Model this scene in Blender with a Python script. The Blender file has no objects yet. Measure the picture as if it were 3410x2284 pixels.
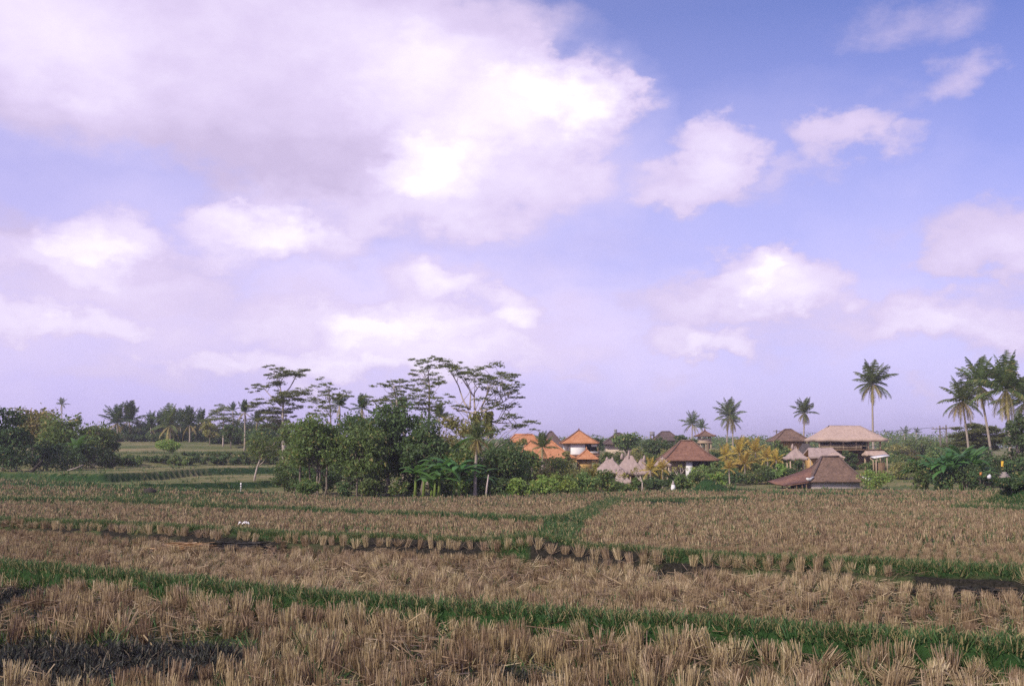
import bpy, math, random
import numpy as np
from math import sin, cos, pi, radians, atan2, asin, sqrt

rng = np.random.default_rng(11)
random.seed(11)
SC = bpy.context.scene
COL = SC.collection

# ------------------------------------------------------------------ camera
EYE = 1.65
F = 3317.0            # focal length in photo pixels (35 mm on 36 mm film)
CX, CY = 1705.0, 1142.0
PITCH = math.atan((1500 - CY) / F)
cp, sp = cos(PITCH), sin(PITCH)
cam = bpy.data.cameras.new('camera')
cam.sensor_width = 36.0
cam.lens = 36.0 * F / 3410.0
cam.clip_start = 0.1
cam.clip_end = 9000
co = bpy.data.objects.new('camera', cam)
COL.objects.link(co)
co.location = (0, 0, EYE)
co.rotation_euler = (pi / 2 + PITCH, 0, 0)
SC.camera = co


def ray(sx, sy):
    xr, yr = (sx - CX) / F, (CY - sy) / F
    fw = cp - sp * yr
    return xr / fw, (sp + cp * yr) / fw


def P(sx, sy, Y):
    a, b = ray(sx, sy)
    return np.array((a * Y, Y, EYE + b * Y))


def onplane(sx, sy, z):
    a, b = ray(sx, sy)
    Y = (z - EYE) / b
    return a * Y, Y


def m_of(px, Y):
    return px * Y / 3335.0


def XS(sx, Y):
    return ray(sx, 1520)[0] * Y


# ------------------------------------------------------------------ noise
def vnoise(x, y, seed=0):
    x = np.asarray(x, float); y = np.asarray(y, float)
    xi = np.floor(x).astype(np.int64); yi = np.floor(y).astype(np.int64)
    xf = x - xi; yf = y - yi
    u = xf * xf * (3 - 2 * xf); v = yf * yf * (3 - 2 * yf)

    def h(a, b):
        n = (a * 374761393 + b * 668265263 + seed * 1442695041) & 0xffffffff
        n = ((n ^ (n >> 13)) * 1274126177) & 0xffffffff
        return ((n ^ (n >> 16)) & 0xffff) / 65535.0
    return (h(xi, yi) * (1 - u) + h(xi + 1, yi) * u) * (1 - v) + (h(xi, yi + 1) * (1 - u) + h(xi + 1, yi + 1) * u) * v


def fbm(x, y, seed=0, o=3):
    s = 0; a = .5; t = 0
    for k in range(o):
        s = s + a * vnoise(x * 2 ** k, y * 2 ** k, seed + k); t += a; a *= .5
    return s / t


def S(t):
    t = np.clip(t, 0, 1)
    return t * t * (3 - 2 * t)


# ------------------------------------------------------------------ terrain
DK = 1.45667          # overview pixels -> photo pixels


def world_line(pts, z):
    w = sorted(onplane(a * DK, b * DK, z) for a, b in pts)
    xs = [p[0] for p in w]; ys = [p[1] for p in w]
    k = (ys[-1] - ys[0]) / (xs[-1] - xs[0])
    xs = [xs[0] - 100] + xs + [xs[-1] + 100]
    ys = [ys[0] - 100 * k] + ys + [max(ys[-1] + 100 * k, 2 if k < 0 else 0)]
    return np.array(xs), np.array(ys)


LA = world_line([(0, 1297), (400, 1335), (640, 1364), (950, 1390), (1300, 1415), (1700, 1442), (2000, 1462), (2341, 1490)], 0.16)
LB = world_line([(0, 1205), (350, 1220), (620, 1240), (900, 1250), (1200, 1264), (1500, 1284), (1700, 1298), (2000, 1312), (2341, 1335)], -0.15)


def yA(x): return np.interp(x, *LA) + .12 * (vnoise(x * 1.1, x * 0, 5) - .5)


def yB(x): return np.interp(x, *LB) + .22 * (vnoise(x * .9, x * 0, 6) - .5)


FX = [-4000, 0, 300, 500, 800, 1200, 1700, 2000, 2300, 3400, 6000]
FY = [95, 86, 75, 72, 70, 61, 64, 70, 78, 75, 75]
FZ = [-.85, -.85, -.95, -1.1, -1.3, -1.3, -1.3, -1.35, -1.45, -1.4, -1.4]
MOUND = (P(2352, 1640, 74)[0], 74.0)
MOUND2 = (P(3420, 1690, 50)[0] + .5, 51.0)


def sxof(x, y):
    return CX + 3335.0 * x / np.maximum(y, 1.0)


BUMPS = []


def ter(x, y):
    x = np.asarray(x, float); y = np.asarray(y, float)
    sx = sxof(x, y)
    a, b = yA(x), yB(x)
    yf = np.interp(sx, FX, FY); zf = np.interp(sx, FX, FZ)
    z = -.30 * S((y - a - .15) / .5) + .20 * S((y - a + .34) / .2) * (1 - S((y - a - .05) / .4))
    zfar = -.30 - .30 * S((y - b - .7) / .5)
    z = np.where(y > a + 1, zfar, z)
    z = z + (.17 * S((y - b + .34) / .12) + .12 * S((y - b - .04) / .14)) * (1 - S((y - b - .5) / .5))
    t = np.clip((y - b - 1.2) / np.maximum(yf - b - 1.2, 1), 0, 1)
    zb = -.60 + (zf + .60) * t
    z = np.where(y > b + 1.2, zb, z)
    for pts, w_, h_ in BUMPS:
        z = z + h_ * np.exp(-(seg_dist(x, y, pts) / w_) ** 2)
    # --- beyond the stubble field
    n = fbm(x * .08, y * .08, 3) - .5
    # left terraces
    r1 = np.interp(sx, [0, 300, 550, 850, 1020], [87, 76, 80, 87, 94])
    r2 = np.interp(sx, [0, 166, 350, 520, 697, 850, 1000], [88, 84, 82, 90, 108, 114, 118])
    r4 = np.interp(sx, [0, 250, 400, 610, 850, 1000], [100, 112, 118, 124, 132, 136])
    wob = 1.2 * n
    zl = zf - .3 * S((y - yf) / 4) + (-.68 - zf) * S((y - r1 + wob) / .8) + .73 * S((y - r2 + wob) / .9) + 1.4 * S((y - r4) / 11) \
        + .35 * S((y - 148 + wob) / .8) + .5 * np.clip((y - 149) / 17, 0, 1) + .3 * S((y - 166 + wob) / .8) + .6 * np.clip((y - 167) / 19, 0, 1) + .3 * S((y - 186 + wob) / .8) + .4 * np.clip((y - 187) / 28, 0, 1)
    zm = zf + (-1.55 - zf) * S((y - yf) / 3) + 1.6 * S((y - 108) / 42) + 1.5 * S((y - 150) / 60)
    zr = zf + (-1.85 - zf) * S((y - yf) / 5) - .35 * S((y - 86) / 12) + 1.35 * S((y - 112) / 20) + .7 * S((y - 132) / 20) \
        + .8 * S((y - 150) / 60) + .9 * S((y - 200) / 100)
    wl = 1 - S((sx - 1020) / 100); wr = S((sx - 1850) / 200)
    zz = zl * wl + zr * wr + zm * (1 - wl) * (1 - wr)
    w = S((y - yf) / .6)
    z = z * (1 - w) + (zz + .15 * n) * w
    z = z + (2.6 - z) * S((y - 230) / 120)
    # grassy mounds
    dx, dy = x - MOUND[0], y - MOUND[1]
    z = z + .95 * np.exp(-(np.where(dx > 0, dx / 1.15, dx / .8)) ** 2 - (dy / 1.0) ** 2) + .3 * np.exp(-((dx - 2.0) / 1.2) ** 2 - (dy / .9) ** 2)
    dx, dy = x - MOUND2[0], y - MOUND2[1]
    z = z + 1.15 * np.exp(-(np.maximum(np.abs(dx) - .3, 0) / 1.0) ** 2 - (dy / 1.6) ** 2)
    return z + .025 * (fbm(x * 1.3, y * 1.3, 9) - .5) * np.clip(1 - (y - 60) / 30, .3, 1)


def tz(x, y): return float(ter(np.array([x]), np.array([y]))[0])


_YS = np.geomspace(3, 320, 1600)


def hit(sx, sy):
    a, b = ray(sx, sy)
    x = a * _YS; d = ter(x, _YS) - (EYE + b * _YS)
    i = np.argmax(d > 0)
    y = _YS[i]
    return np.array((a * y, y, tz(a * y, y)))


def seg_dist(x, y, pts):
    d = np.full(np.shape(x), 1e9)
    for (x0, y0), (x1, y1) in zip(pts[:-1], pts[1:]):
        vx, vy = x1 - x0, y1 - y0
        t = np.clip(((x - x0) * vx + (y - y0) * vy) / (vx * vx + vy * vy + 1e-9), 0, 1)
        d = np.minimum(d, np.hypot(x - x0 - t * vx, y - y0 - t * vy))
    return d


def gline(pts): return [tuple(hit(a * DK, b * DK)[:2]) for a, b in pts]


STRIPS = [(gline([(440, 1163), (700, 1175), (1000, 1187), (1200, 1198), (1290, 1206)]), .42),
          (gline([(1405, 1150), (1340, 1178), (1290, 1208), (1225, 1248)]), .55),
          (gline([(0, 1110), (150, 1113), (350, 1124), (600, 1131), (760, 1137)]), .9),
          (gline([(0, 1150), (220, 1152), (420, 1160)]), .6),
          (gline([(1400, 1150), (1600, 1146), (1700, 1142)]), .35),
          (gline([(2200, 1166), (2341, 1172)]), .5)]
for (pts_, w_), h_ in zip(STRIPS, (.22, .14, .2, .2, .15, .2)):
    BUMPS.append((pts_, w_, h_))
MUD = [(0, 1196, 330, 9), (200, 1206, 120, 8), (380, 1222, 90, 7), (520, 1258, 105, 13), (470, 1243, 40, 9), (840, 1254, 60, 6), (1010, 1258, 90, 6),
       (1560, 1292, 75, 20), (1600, 1315, 45, 10), (1530, 1322, 40, 12), (190, 1520, 260, 42), (350, 1495, 95, 22), (30, 1375, 60, 40),
       (2250, 1362, 95, 16), (2130, 1352, 40, 9), (1150, 1566, 130, 8), (1790, 1130, 50, 4), (1900, 1131, 60, 3),
       (1500, 1142, 40, 3), (1980, 1133, 60, 2.5), (2290, 1366, 60, 14), (60, 1420, 50, 18)]
MUDW = []
for mx, my, rx, ry in MUD:
    c = hit(mx * DK, my * DK); e = hit((mx + rx) * DK, my * DK); up = hit(mx * DK, (my - ry) * DK); dn = hit(mx * DK, (my + ry) * DK) if (my + ry) < 1600 else c
    MUDW.append((c[0], c[1], abs(e[0] - c[0]), max(.2, abs(up[1] - dn[1]) / 2)))


def masks(x, y):
    """grass cover and bare mud of the ground, by place"""
    a, b = yA(x), yB(x)
    n = fbm(x * 1.7, y * 1.7, 21) - .5
    g = 1 - S((np.abs(y - a + .04) - .27 + .3 * n) / .15)
    g = np.maximum(g, 1 - S((np.abs(y - b - .38) - .24 + .3 * n) / .12))
    for pts, w in STRIPS:
        g = np.maximum(g, 1 - S((seg_dist(x, y, pts) - w + .8 * n * w) / (.3 * w)))
    for (mx, my), r, rl in ((MOUND, 1.6, 3.4), (MOUND2, 2.6, 2.0)):
        d = np.hypot((x - mx) / np.where(x > mx, rl / r, 1), (y - my))
        g = np.maximum(g, 1 - S((d - r + n) / .4))
    sx = sxof(x, y); yf = np.interp(sx, FX, FY)
    g = np.maximum(g, S((y - yf + 1.5 * n) / .8))
    m = np.zeros(np.shape(x))
    for mx, my, rx, ry in MUDW:
        m = np.maximum(m, 1 - S((np.hypot((x - mx) / rx, (y - my) / ry) - 1 + 1.3 * n) / .3))
    bank = (1 - S((np.abs(y - b + .12) - .34) / .06))  # dark bund face: wet mud, its shade also put into the mud colour
    win = np.interp(sx, [0, 620, 760, 1150, 1300, 2350, 2480, 4000], [.9, .8, .15, .3, .75, .9, 0, 0])
    bank = bank * S((win + 2.4 * (fbm(x * .8, y * .2, 31) - .5) - .55) / .2)
    m = np.maximum(np.where(g > .6, 0, m), bank)
    return np.where(bank > .5, 0, g), m


# ------------------------------------------------------------------ mesh helpers
class MB:
    def __init__(s):
        s.V = []; s.F = []; s.M = []; s.n = 0

    def add(s, V, Q, mi=0):
        V = np.asarray(V, float).reshape(-1, 3); Q = np.asarray(Q, int)
        s.V.append(V); s.F.append(Q + s.n); s.M.append(np.full(len(Q), mi)); s.n += len(V)
        return s

    def box(s, c, d, mi=0, rz=0):
        x, y, z = np.array(d) / 2.0
        V = np.array([(i * x, j * y, k * z) for i in (-1, 1) for j in (-1, 1) for k in (-1, 1)])
        if rz:
            V = V @ np.array([[cos(rz), sin(rz), 0], [-sin(rz), cos(rz), 0], [0, 0, 1]])
        V = V + np.array(c)
        return s.add(V, [(0, 1, 3, 2), (4, 6, 7, 5), (0, 4, 5, 1), (2, 3, 7, 6), (0, 2, 6, 4), (1, 5, 7, 3)], mi)

    def tube(s, pts, radii, seg=6, mi=0):
        V, Q = tube(pts, radii, seg)
        s.add(V, Q, mi)
        n = len(pts)
        s.F.append((np.array([list(range(seg))[::-1]]) + (s.n - len(V)))); s.M.append(np.array([mi]))
        s.F.append((np.array([list(range((n - 1) * seg, n * seg))]) + (s.n - len(V)))); s.M.append(np.array([mi]))
        return s

    def build(s, name, mats, parent=None, loc=None, smooth=False):
        if not isinstance(mats, (list, tuple)): mats = [mats]
        me = bpy.data.meshes.new(name)
        V = np.concatenate(s.V) if s.V else np.zeros((0, 3))
        lt = np.concatenate([np.full(len(q), q.shape[1]) for q in s.F]) if s.F else np.zeros(0, int)
        lv = np.concatenate([q.ravel() for q in s.F]) if s.F else np.zeros(0, int)
        me.vertices.add(len(V)); me.vertices.foreach_set('co', V.astype(np.float32).ravel())
        me.loops.add(len(lv)); me.loops.foreach_set('vertex_index', lv.astype(np.int32))
        me.polygons.add(len(lt))
        me.polygons.foreach_set('loop_start', np.concatenate([[0], np.cumsum(lt)[:-1]]).astype(np.int32))
        for m in mats: me.materials.append(m)
        if len(mats) > 1: me.polygons.foreach_set('material_index', np.concatenate(s.M).astype(np.int32))
        if smooth: me.polygons.foreach_set('use_smooth', np.ones(len(lt), bool))
        me.update(calc_edges=True)
        o = bpy.data.objects.new(name, me)
        if COL is not None: COL.objects.link(o)
        if parent is not None: o.parent = parent
        if loc is not None: o.location = loc
        return o


def tube(pts, radii, seg=6):
    pts = np.asarray(pts, float); n = len(pts)
    if np.isscalar(radii): radii = [radii] * n
    T = np.gradient(pts, axis=0); T /= np.linalg.norm(T, axis=1, keepdims=True) + 1e-9
    ref = np.array((0.31, 0.95, .05)) if abs(T[:, 2]).mean() > .5 else np.array((0.05, .05, 1.))
    A = np.cross(T, ref); A /= np.linalg.norm(A, axis=1, keepdims=True) + 1e-9
    B = np.cross(T, A)
    ang = np.arange(seg) * 2 * pi / seg
    V = pts[:, None] + (A[:, None] * np.cos(ang)[None, :, None] + B[:, None] * np.sin(ang)[None, :, None]) * np.asarray(radii, float)[:, None, None]
    i = np.arange(n - 1)[:, None] * seg; j = np.arange(seg)[None, :]; k = (j + 1) % seg
    Q = np.stack([i + j, i + k, i + seg + k, i + seg + j], -1).reshape(-1, 4)
    return V.reshape(-1, 3), Q


def unit(v): return v / (np.linalg.norm(v, axis=-1, keepdims=True) + 1e-9)


def leafs(mb, C, size, nrm=None, asp=.5, mi=0, flat=0.0, R=rng):
    n = len(C)
    N = unit(R.normal(size=(n, 3)))
    if nrm is not None: N = unit(N * (1 - flat) + np.asarray(nrm) * flat)
    A = unit(np.cross(N, R.normal(size=(n, 3)))); B = np.cross(N, A)
    s = (np.asarray(size) * R.uniform(.65, 1.35, n))[:, None]
    V = np.stack([C - A * s, C + B * s * asp, C + A * s, C - B * s * asp], 1).reshape(-1, 3)
    mb.add(V, np.arange(4 * n).reshape(n, 4), mi)


def empty(name, loc, rz=0):
    o = bpy.data.objects.new(name, None); COL.objects.link(o)
    o.location = loc; o.rotation_euler = (0, 0, rz); o.empty_display_size = .5
    return o


def tag(o, label=None, cat=None, group=None, kind=None):
    if label: o['label'] = label
    if cat: o['category'] = cat
    if group: o['group'] = group
    if kind: o['kind'] = kind
    return o


# ------------------------------------------------------------------ materials
def nodes_of(name):
    m = bpy.data.materials.new(name); m.use_nodes = True
    nt = m.node_tree; nt.nodes.clear()
    out = nt.nodes.new('ShaderNodeOutputMaterial')
    return m, nt, out


def link(nt, a, b): nt.links.new(a, b)


def ramp(nt, fac, stops):
    r = nt.nodes.new('ShaderNodeValToRGB')
    while len(r.color_ramp.elements) < len(stops): r.color_ramp.elements.new(.5)
    for e, (p, c) in zip(r.color_ramp.elements, stops):
        e.position = p; e.color = (*c, 1)
    link(nt, fac, r.inputs[0])
    return r.outputs[0]


def noise(nt, scale, detail=3, coord=None, vec=None, rough=.55):
    n = nt.nodes.new('ShaderNodeTexNoise'); n.inputs['Scale'].default_value = scale
    n.inputs['Detail'].default_value = detail; n.inputs['Roughness'].default_value = rough
    if vec is None:
        tc = nt.nodes.new('ShaderNodeTexCoord'); vec = tc.outputs[coord or 'Object']
    link(nt, vec, n.inputs['Vector'])
    return n.outputs['Fac']


def mixc(nt, fac, a, b, mode='MIX'):
    m = nt.nodes.new('ShaderNodeMix'); m.data_type = 'RGBA'; m.blend_type = mode
    for i, v in ((0, fac), (6, a), (7, b)):
        if isinstance(v, (int, float)): m.inputs[i].default_value = v
        elif isinstance(v, tuple): m.inputs[i].default_value = (*v, 1)
        else: link(nt, v, m.inputs[i])
    return m.outputs[2]


def math_(nt, op, a, b=None, c=None, clamp=False):
    m = nt.nodes.new('ShaderNodeMath'); m.operation = op; m.use_clamp = clamp
    for i, v in enumerate((a, b, c)):
        if v is None: continue
        if isinstance(v, (int, float)): m.inputs[i].default_value = v
        else: link(nt, v, m.inputs[i])
    return m.outputs[0]


def foliage(name, dark, light, dry=None, dryamt=.08, trans=.25, nscale=.9, rough=.55, vary=.3, dv=.85):
    m, nt, out = nodes_of(name)
    geo = nt.nodes.new('ShaderNodeNewGeometry')
    oi = nt.nodes.new('ShaderNodeObjectInfo')
    ri = geo.outputs['Random Per Island']
    nf = noise(nt, nscale, 2)
    f = math_(nt, 'ADD', math_(nt, 'MULTIPLY', ri, .55), math_(nt, 'MULTIPLY', nf, .75))
    f = math_(nt, 'SUBTRACT', f, .15, clamp=True)
    stops = [(0, dark), (.85, light)]
    c = ramp(nt, f, stops)
    if dry:
        c = mixc(nt, math_(nt, 'GREATER_THAN', math_(nt, 'FRACT', math_(nt, 'MULTIPLY', ri, 7.31)), 1 - dryamt), c, dry)
    hs = nt.nodes.new('ShaderNodeHueSaturation')
    link(nt, c, hs.inputs['Color'])
    link(nt, math_(nt, 'ADD', math_(nt, 'MULTIPLY', oi.outputs['Random'], vary), dv), hs.inputs['Value'])
    link(nt, math_(nt, 'ADD', math_(nt, 'MULTIPLY', oi.outputs['Random'], .03), .485), hs.inputs['Hue'])
    c = hs.outputs[0]
    b = nt.nodes.new('ShaderNodeBsdfPrincipled'); link(nt, c, b.inputs['Base Color'])
    b.inputs['Roughness'].default_value = rough; b.inputs['Specular IOR Level'].default_value = .25
    t = nt.nodes.new('ShaderNodeBsdfTranslucent')
    link(nt, mixc(nt, .5, c, (light[0] * 1.5, light[1] * 1.4, light[2] * .8)), t.inputs['Color'])
    mx = nt.nodes.new('ShaderNodeMixShader'); mx.inputs[0].default_value = trans
    link(nt, b.outputs[0], mx.inputs[1]); link(nt, t.outputs[0], mx.inputs[2]); link(nt, mx.outputs[0], out.inputs[0])
    return m


def surf(name, c1, c2, scale=3, stretch=(1, 1, 1), bump=.3, rough=.85, c3=None, island=0.0, fine=25):
    m, nt, out = nodes_of(name)
    tc = nt.nodes.new('ShaderNodeTexCoord'); mp = nt.nodes.new('ShaderNodeMapping')
    mp.inputs['Scale'].default_value = stretch; link(nt, tc.outputs['Object'], mp.inputs[0])
    n1 = noise(nt, scale, 5, vec=mp.outputs[0]); n2 = noise(nt, fine, 3, vec=mp.outputs[0])
    f = math_(nt, 'ADD', math_(nt, 'MULTIPLY', n1, .7), math_(nt, 'MULTIPLY', n2, .45))
    if island:
        geo = nt.nodes.new('ShaderNodeNewGeometry')
        f = math_(nt, 'ADD', f, math_(nt, 'MULTIPLY', math_(nt, 'SUBTRACT', geo.outputs['Random Per Island'], .5), island))
    stops = [(.32, c1), (.78, c2)]
    if c3: stops = [(.28, c1), (.55, c2), (.82, c3)]
    c = ramp(nt, f, stops)
    b = nt.nodes.new('ShaderNodeBsdfPrincipled'); link(nt, c, b.inputs['Base Color'])
    b.inputs['Roughness'].default_value = rough; b.inputs['Specular IOR Level'].default_value = .2
    if bump:
        bp = nt.nodes.new('ShaderNodeBump'); bp.inputs['Strength'].default_value = bump; bp.inputs['Distance'].default_value = .05
        link(nt, n2, bp.inputs['Height']); link(nt, bp.outputs[0], b.inputs['Normal'])
    link(nt, b.outputs[0], out.inputs[0])
    return m


def roof_tiles(name, c1, c2, c3):
    """clay tiles: courses across the slope, each course and patch a little different"""
    m, nt, out = nodes_of(name)
    tc = nt.nodes.new('ShaderNodeTexCoord')
    sep = nt.nodes.new('ShaderNodeSeparateXYZ'); link(nt, tc.outputs['Object'], sep.inputs[0])
    zc = math_(nt, 'MULTIPLY', sep.outputs[2], 7.0)
    br = nt.nodes.new('ShaderNodeTexWhiteNoise'); br.noise_dimensions = '3D'
    cmb = nt.nodes.new('ShaderNodeCombineXYZ')
    link(nt, math_(nt, 'FLOOR', math_(nt, 'MULTIPLY', sep.outputs[0], 5.0)), cmb.inputs[0])
    link(nt, math_(nt, 'FLOOR', math_(nt, 'MULTIPLY', sep.outputs[1], 5.0)), cmb.inputs[1])
    link(nt, math_(nt, 'FLOOR', zc), cmb.inputs[2]); link(nt, cmb.outputs[0], br.inputs['Vector'])
    n1 = noise(nt, 1.3, 7, rough=.68)
    f = math_(nt, 'ADD', math_(nt, 'MULTIPLY', n1, .82), math_(nt, 'MULTIPLY', br.outputs['Value'], .2))
    c = ramp(nt, f, [(.25, c1), (.5, c2), (.8, c3)])
    b = nt.nodes.new('ShaderNodeBsdfPrincipled'); link(nt, c, b.inputs['Base Color'])
    b.inputs['Roughness'].default_value = .8; b.inputs['Specular IOR Level'].default_value = .2
    bp = nt.nodes.new('ShaderNodeBump'); bp.inputs['Strength'].default_value = .6; bp.inputs['Distance'].default_value = .04
    link(nt, math_(nt, 'FRACT', zc), bp.inputs['Height']); link(nt, bp.outputs[0], b.inputs['Normal'])
    link(nt, b.outputs[0], out.inputs[0])
    return m


M = {}
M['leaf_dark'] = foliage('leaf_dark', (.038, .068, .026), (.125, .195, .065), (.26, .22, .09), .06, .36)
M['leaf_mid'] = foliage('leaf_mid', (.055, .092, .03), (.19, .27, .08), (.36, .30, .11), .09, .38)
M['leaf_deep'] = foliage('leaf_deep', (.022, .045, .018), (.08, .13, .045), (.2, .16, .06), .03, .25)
M['leaf_light'] = foliage('leaf_light', (.08, .15, .035), (.31, .42, .10), (.40, .33, .11), .07, .38)
M['leaf_yellow'] = foliage('leaf_yellow', (.11, .12, .03), (.36, .33, .08), (.50, .38, .10), .16, .35)
M['leaf_olive'] = foliage('leaf_olive', (.09, .11, .038), (.33, .32, .11), (.40, .31, .12), .12, .35)
M['sengon'] = foliage('sengon', (.075, .10, .045), (.25, .285, .115), (.30, .26, .12), .08, .5)
M['palm'] = foliage('palm', (.045, .08, .034), (.16, .21, .07), (.30, .26, .10), .08, .3)
M['palm_old'] = foliage('palm_old', (.16, .15, .045), (.40, .33, .12), (.42, .31, .14), .25, .3)
M['palm_gold'] = foliage('palm_gold', (.20, .17, .03), (.58, .43, .09), (.60, .42, .14), .2, .35)
M['palm_dark'] = foliage('palm_dark', (.025, .05, .022), (.09, .135, .05), (.26, .22, .09), .08, .25)
M['banana'] = foliage('banana', (.03, .09, .024), (.12, .25, .06), (.36, .30, .11), .06, .35, .6, .4)
M['grass'] = foliage('grass', (.026, .062, .022), (.088, .165, .052), (.30, .25, .12), .16, .25, .5)
M['straw'] = foliage('straw', (.12, .086, .046), (.355, .25, .143), (.45, .345, .215), .14, .12, .35, vary=.55, dv=.7)
M['straw_pale'] = foliage('straw_pale', (.20, .145, .075), (.44, .33, .195), (.53, .42, .28), .2, .12, .35, vary=.4, dv=.8)
M['straw_burnt'] = foliage('straw_burnt', (.012, .015, .013), (.05, .052, .042), (.14, .11, .07), .05, .0, .8)
M['bark'] = surf('bark', (.10, .08, .06), (.27, .22, .18), 6, (1, 1, .3))
M['bark_pale'] = surf('bark_pale', (.30, .24, .20), (.55, .46, .40), 5, (1, 1, .5))
M['bark_palm'] = surf('bark_palm', (.22, .18, .14), (.42, .35, .29), 4, (.4, .4, 3))
M['bark_dark'] = surf('bark_dark', (.02, .018, .015), (.06, .05, .04), 6)
M['tile_orange'] = roof_tiles('tile_orange', (.32, .13, .06), (.48, .215, .10), (.58, .30, .16))
M['tile_brown'] = roof_tiles('tile_brown', (.085, .058, .045), (.165, .105, .075), (.26, .17, .12))
M['tile_rust'] = roof_tiles('tile_rust', (.115, .06, .042), (.215, .11, .072), (.30, .165, .11))
M['tile_dark'] = roof_tiles('tile_dark', (.07, .05, .045), (.12, .085, .075), (.17, .12, .10))
M['thatch'] = surf('thatch', (.27, .19, .155), (.46, .34, .27), 2.2, (1.6, 1.6, .35), .6, .95, (.56, .43, .35), fine=14)
M['thatch_grey'] = surf('thatch_grey', (.22, .165, .145), (.37, .28, .245), 2.0, (1.6, 1.6, .35), .6, .95, (.47, .37, .32), fine=14)
M['thatch_dark'] = surf('thatch_dark', (.05, .045, .045), (.12, .10, .09), 2.0, (1.6, 1.6, .35), .6, .95)
M['white'] = surf('white', (.62, .60, .58), (.80, .78, .76), 1.2, (1, 1, .6), .1, .7)
M['plaster'] = surf('plaster', (.42, .34, .26), (.60, .48, .36), 1.4, (1, 1, .6), .15)
M['ochre'] = surf('ochre', (.42, .25, .09), (.60, .38, .14), 1.6, (1, 1, 1), .15)
M['greywall'] = surf('greywall', (.38, .37, .36), (.56, .54, .52), 1.3, (1, 1, .5), .3)
M['stone'] = surf('stone', (.22, .19, .17), (.40, .34, .31), 2.5)
M['wood'] = surf('wood', (.12, .075, .045), (.26, .17, .10), 5, (1, 1, .2))
M['wood_pale'] = surf('wood_pale', (.33, .24, .16), (.52, .40, .28), 5, (1, 1, .2))
M['dark'] = surf('dark', (.015, .014, .013), (.03, .027, .025), 3, bump=0)  # near-black; at balcony, veranda and gable it stands in for inner shade
M['dark_straw'] = surf('dark_straw', (.018, .018, .016), (.055, .05, .042), 6, island=.5)
M['gold_straw'] = foliage('gold_straw', (.32, .2, .08), (.6, .42, .2), (.65, .5, .3), .2, .1)
M['cloth_yellow'] = surf('cloth_yellow', (.60, .36, .04), (.75, .48, .07), 3, bump=.1)
M['cloth_orange'] = surf('cloth_orange', (.45, .17, .05), (.55, .24, .07), 3, bump=.1)
M['pole'] = surf('pole', (.10, .085, .075), (.2, .17, .15), 5)
M['wire'] = surf('wire', (.03, .03, .03), (.05, .05, .05), 5, bump=0)
M['tank'] = surf('tank', (.20, .19, .21), (.30, .29, .31), 3)
M['blackpaint'] = surf('blackpaint', (.02, .02, .02), (.04, .04, .04), 3, bump=0)


def ground_material():
    m, nt, out = nodes_of('ground')
    ag = nt.nodes.new('ShaderNodeAttribute'); ag.attribute_name = 'grass'
    am = nt.nodes.new('ShaderNodeAttribute'); am.attribute_name = 'mud'
    af = nt.nodes.new('ShaderNodeAttribute'); af.attribute_name = 'far'
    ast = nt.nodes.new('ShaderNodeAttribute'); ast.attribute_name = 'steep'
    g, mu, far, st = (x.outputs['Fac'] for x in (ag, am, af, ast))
    fine = noise(nt, 22, 5); mid = noise(nt, 2.2, 5); big = noise(nt, .11, 4); fine2 = noise(nt, 60, 2)
    soil = ramp(nt, math_(nt, 'ADD', math_(nt, 'MULTIPLY', fine, .6), math_(nt, 'MULTIPLY', mid, .4)),
                [(.3, (.03, .03, .018)), (.55, (.075, .068, .038)), (.8, (.16, .125, .07))])
    soil = mixc(nt, math_(nt, 'MULTIPLY', math_(nt, 'SUBTRACT', mid, .38, clamp=True), 2.4, clamp=True), soil, (.06, .10, .03))
    mud = ramp(nt, fine, [(.3, (.012, .012, .009)), (.75, (.05, .044, .033))])
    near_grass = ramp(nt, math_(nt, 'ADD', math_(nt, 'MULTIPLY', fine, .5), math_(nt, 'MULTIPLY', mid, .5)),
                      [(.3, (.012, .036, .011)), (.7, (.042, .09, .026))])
    far_field = ramp(nt, math_(nt, 'ADD', math_(nt, 'MULTIPLY', big, .65), math_(nt, 'MULTIPLY', mid, .35)),
                     [(.34, (.075, .115, .04)), (.47, (.155, .165, .062)), (.62, (.30, .24, .12))])
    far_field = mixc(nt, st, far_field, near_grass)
    gr = mixc(nt, far, near_grass, far_field)
    c = mixc(nt, mu, soil, mud)
    c = mixc(nt, g, c, gr)
    b = nt.nodes.new('ShaderNodeBsdfPrincipled'); link(nt, c, b.inputs['Base Color'])
    b.inputs['Roughness'].default_value = .95; b.inputs['Specular IOR Level'].default_value = .1
    bp = nt.nodes.new('ShaderNodeBump'); bp.inputs['Strength'].default_value = .8; bp.inputs['Distance'].default_value = .06
    link(nt, math_(nt, 'ADD', fine, math_(nt, 'MULTIPLY', fine2, .5)), bp.inputs['Height']); link(nt, bp.outputs[0], b.inputs['Normal'])
    link(nt, b.outputs[0], out.inputs[0])
    return m


M['ground'] = ground_material()

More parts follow.
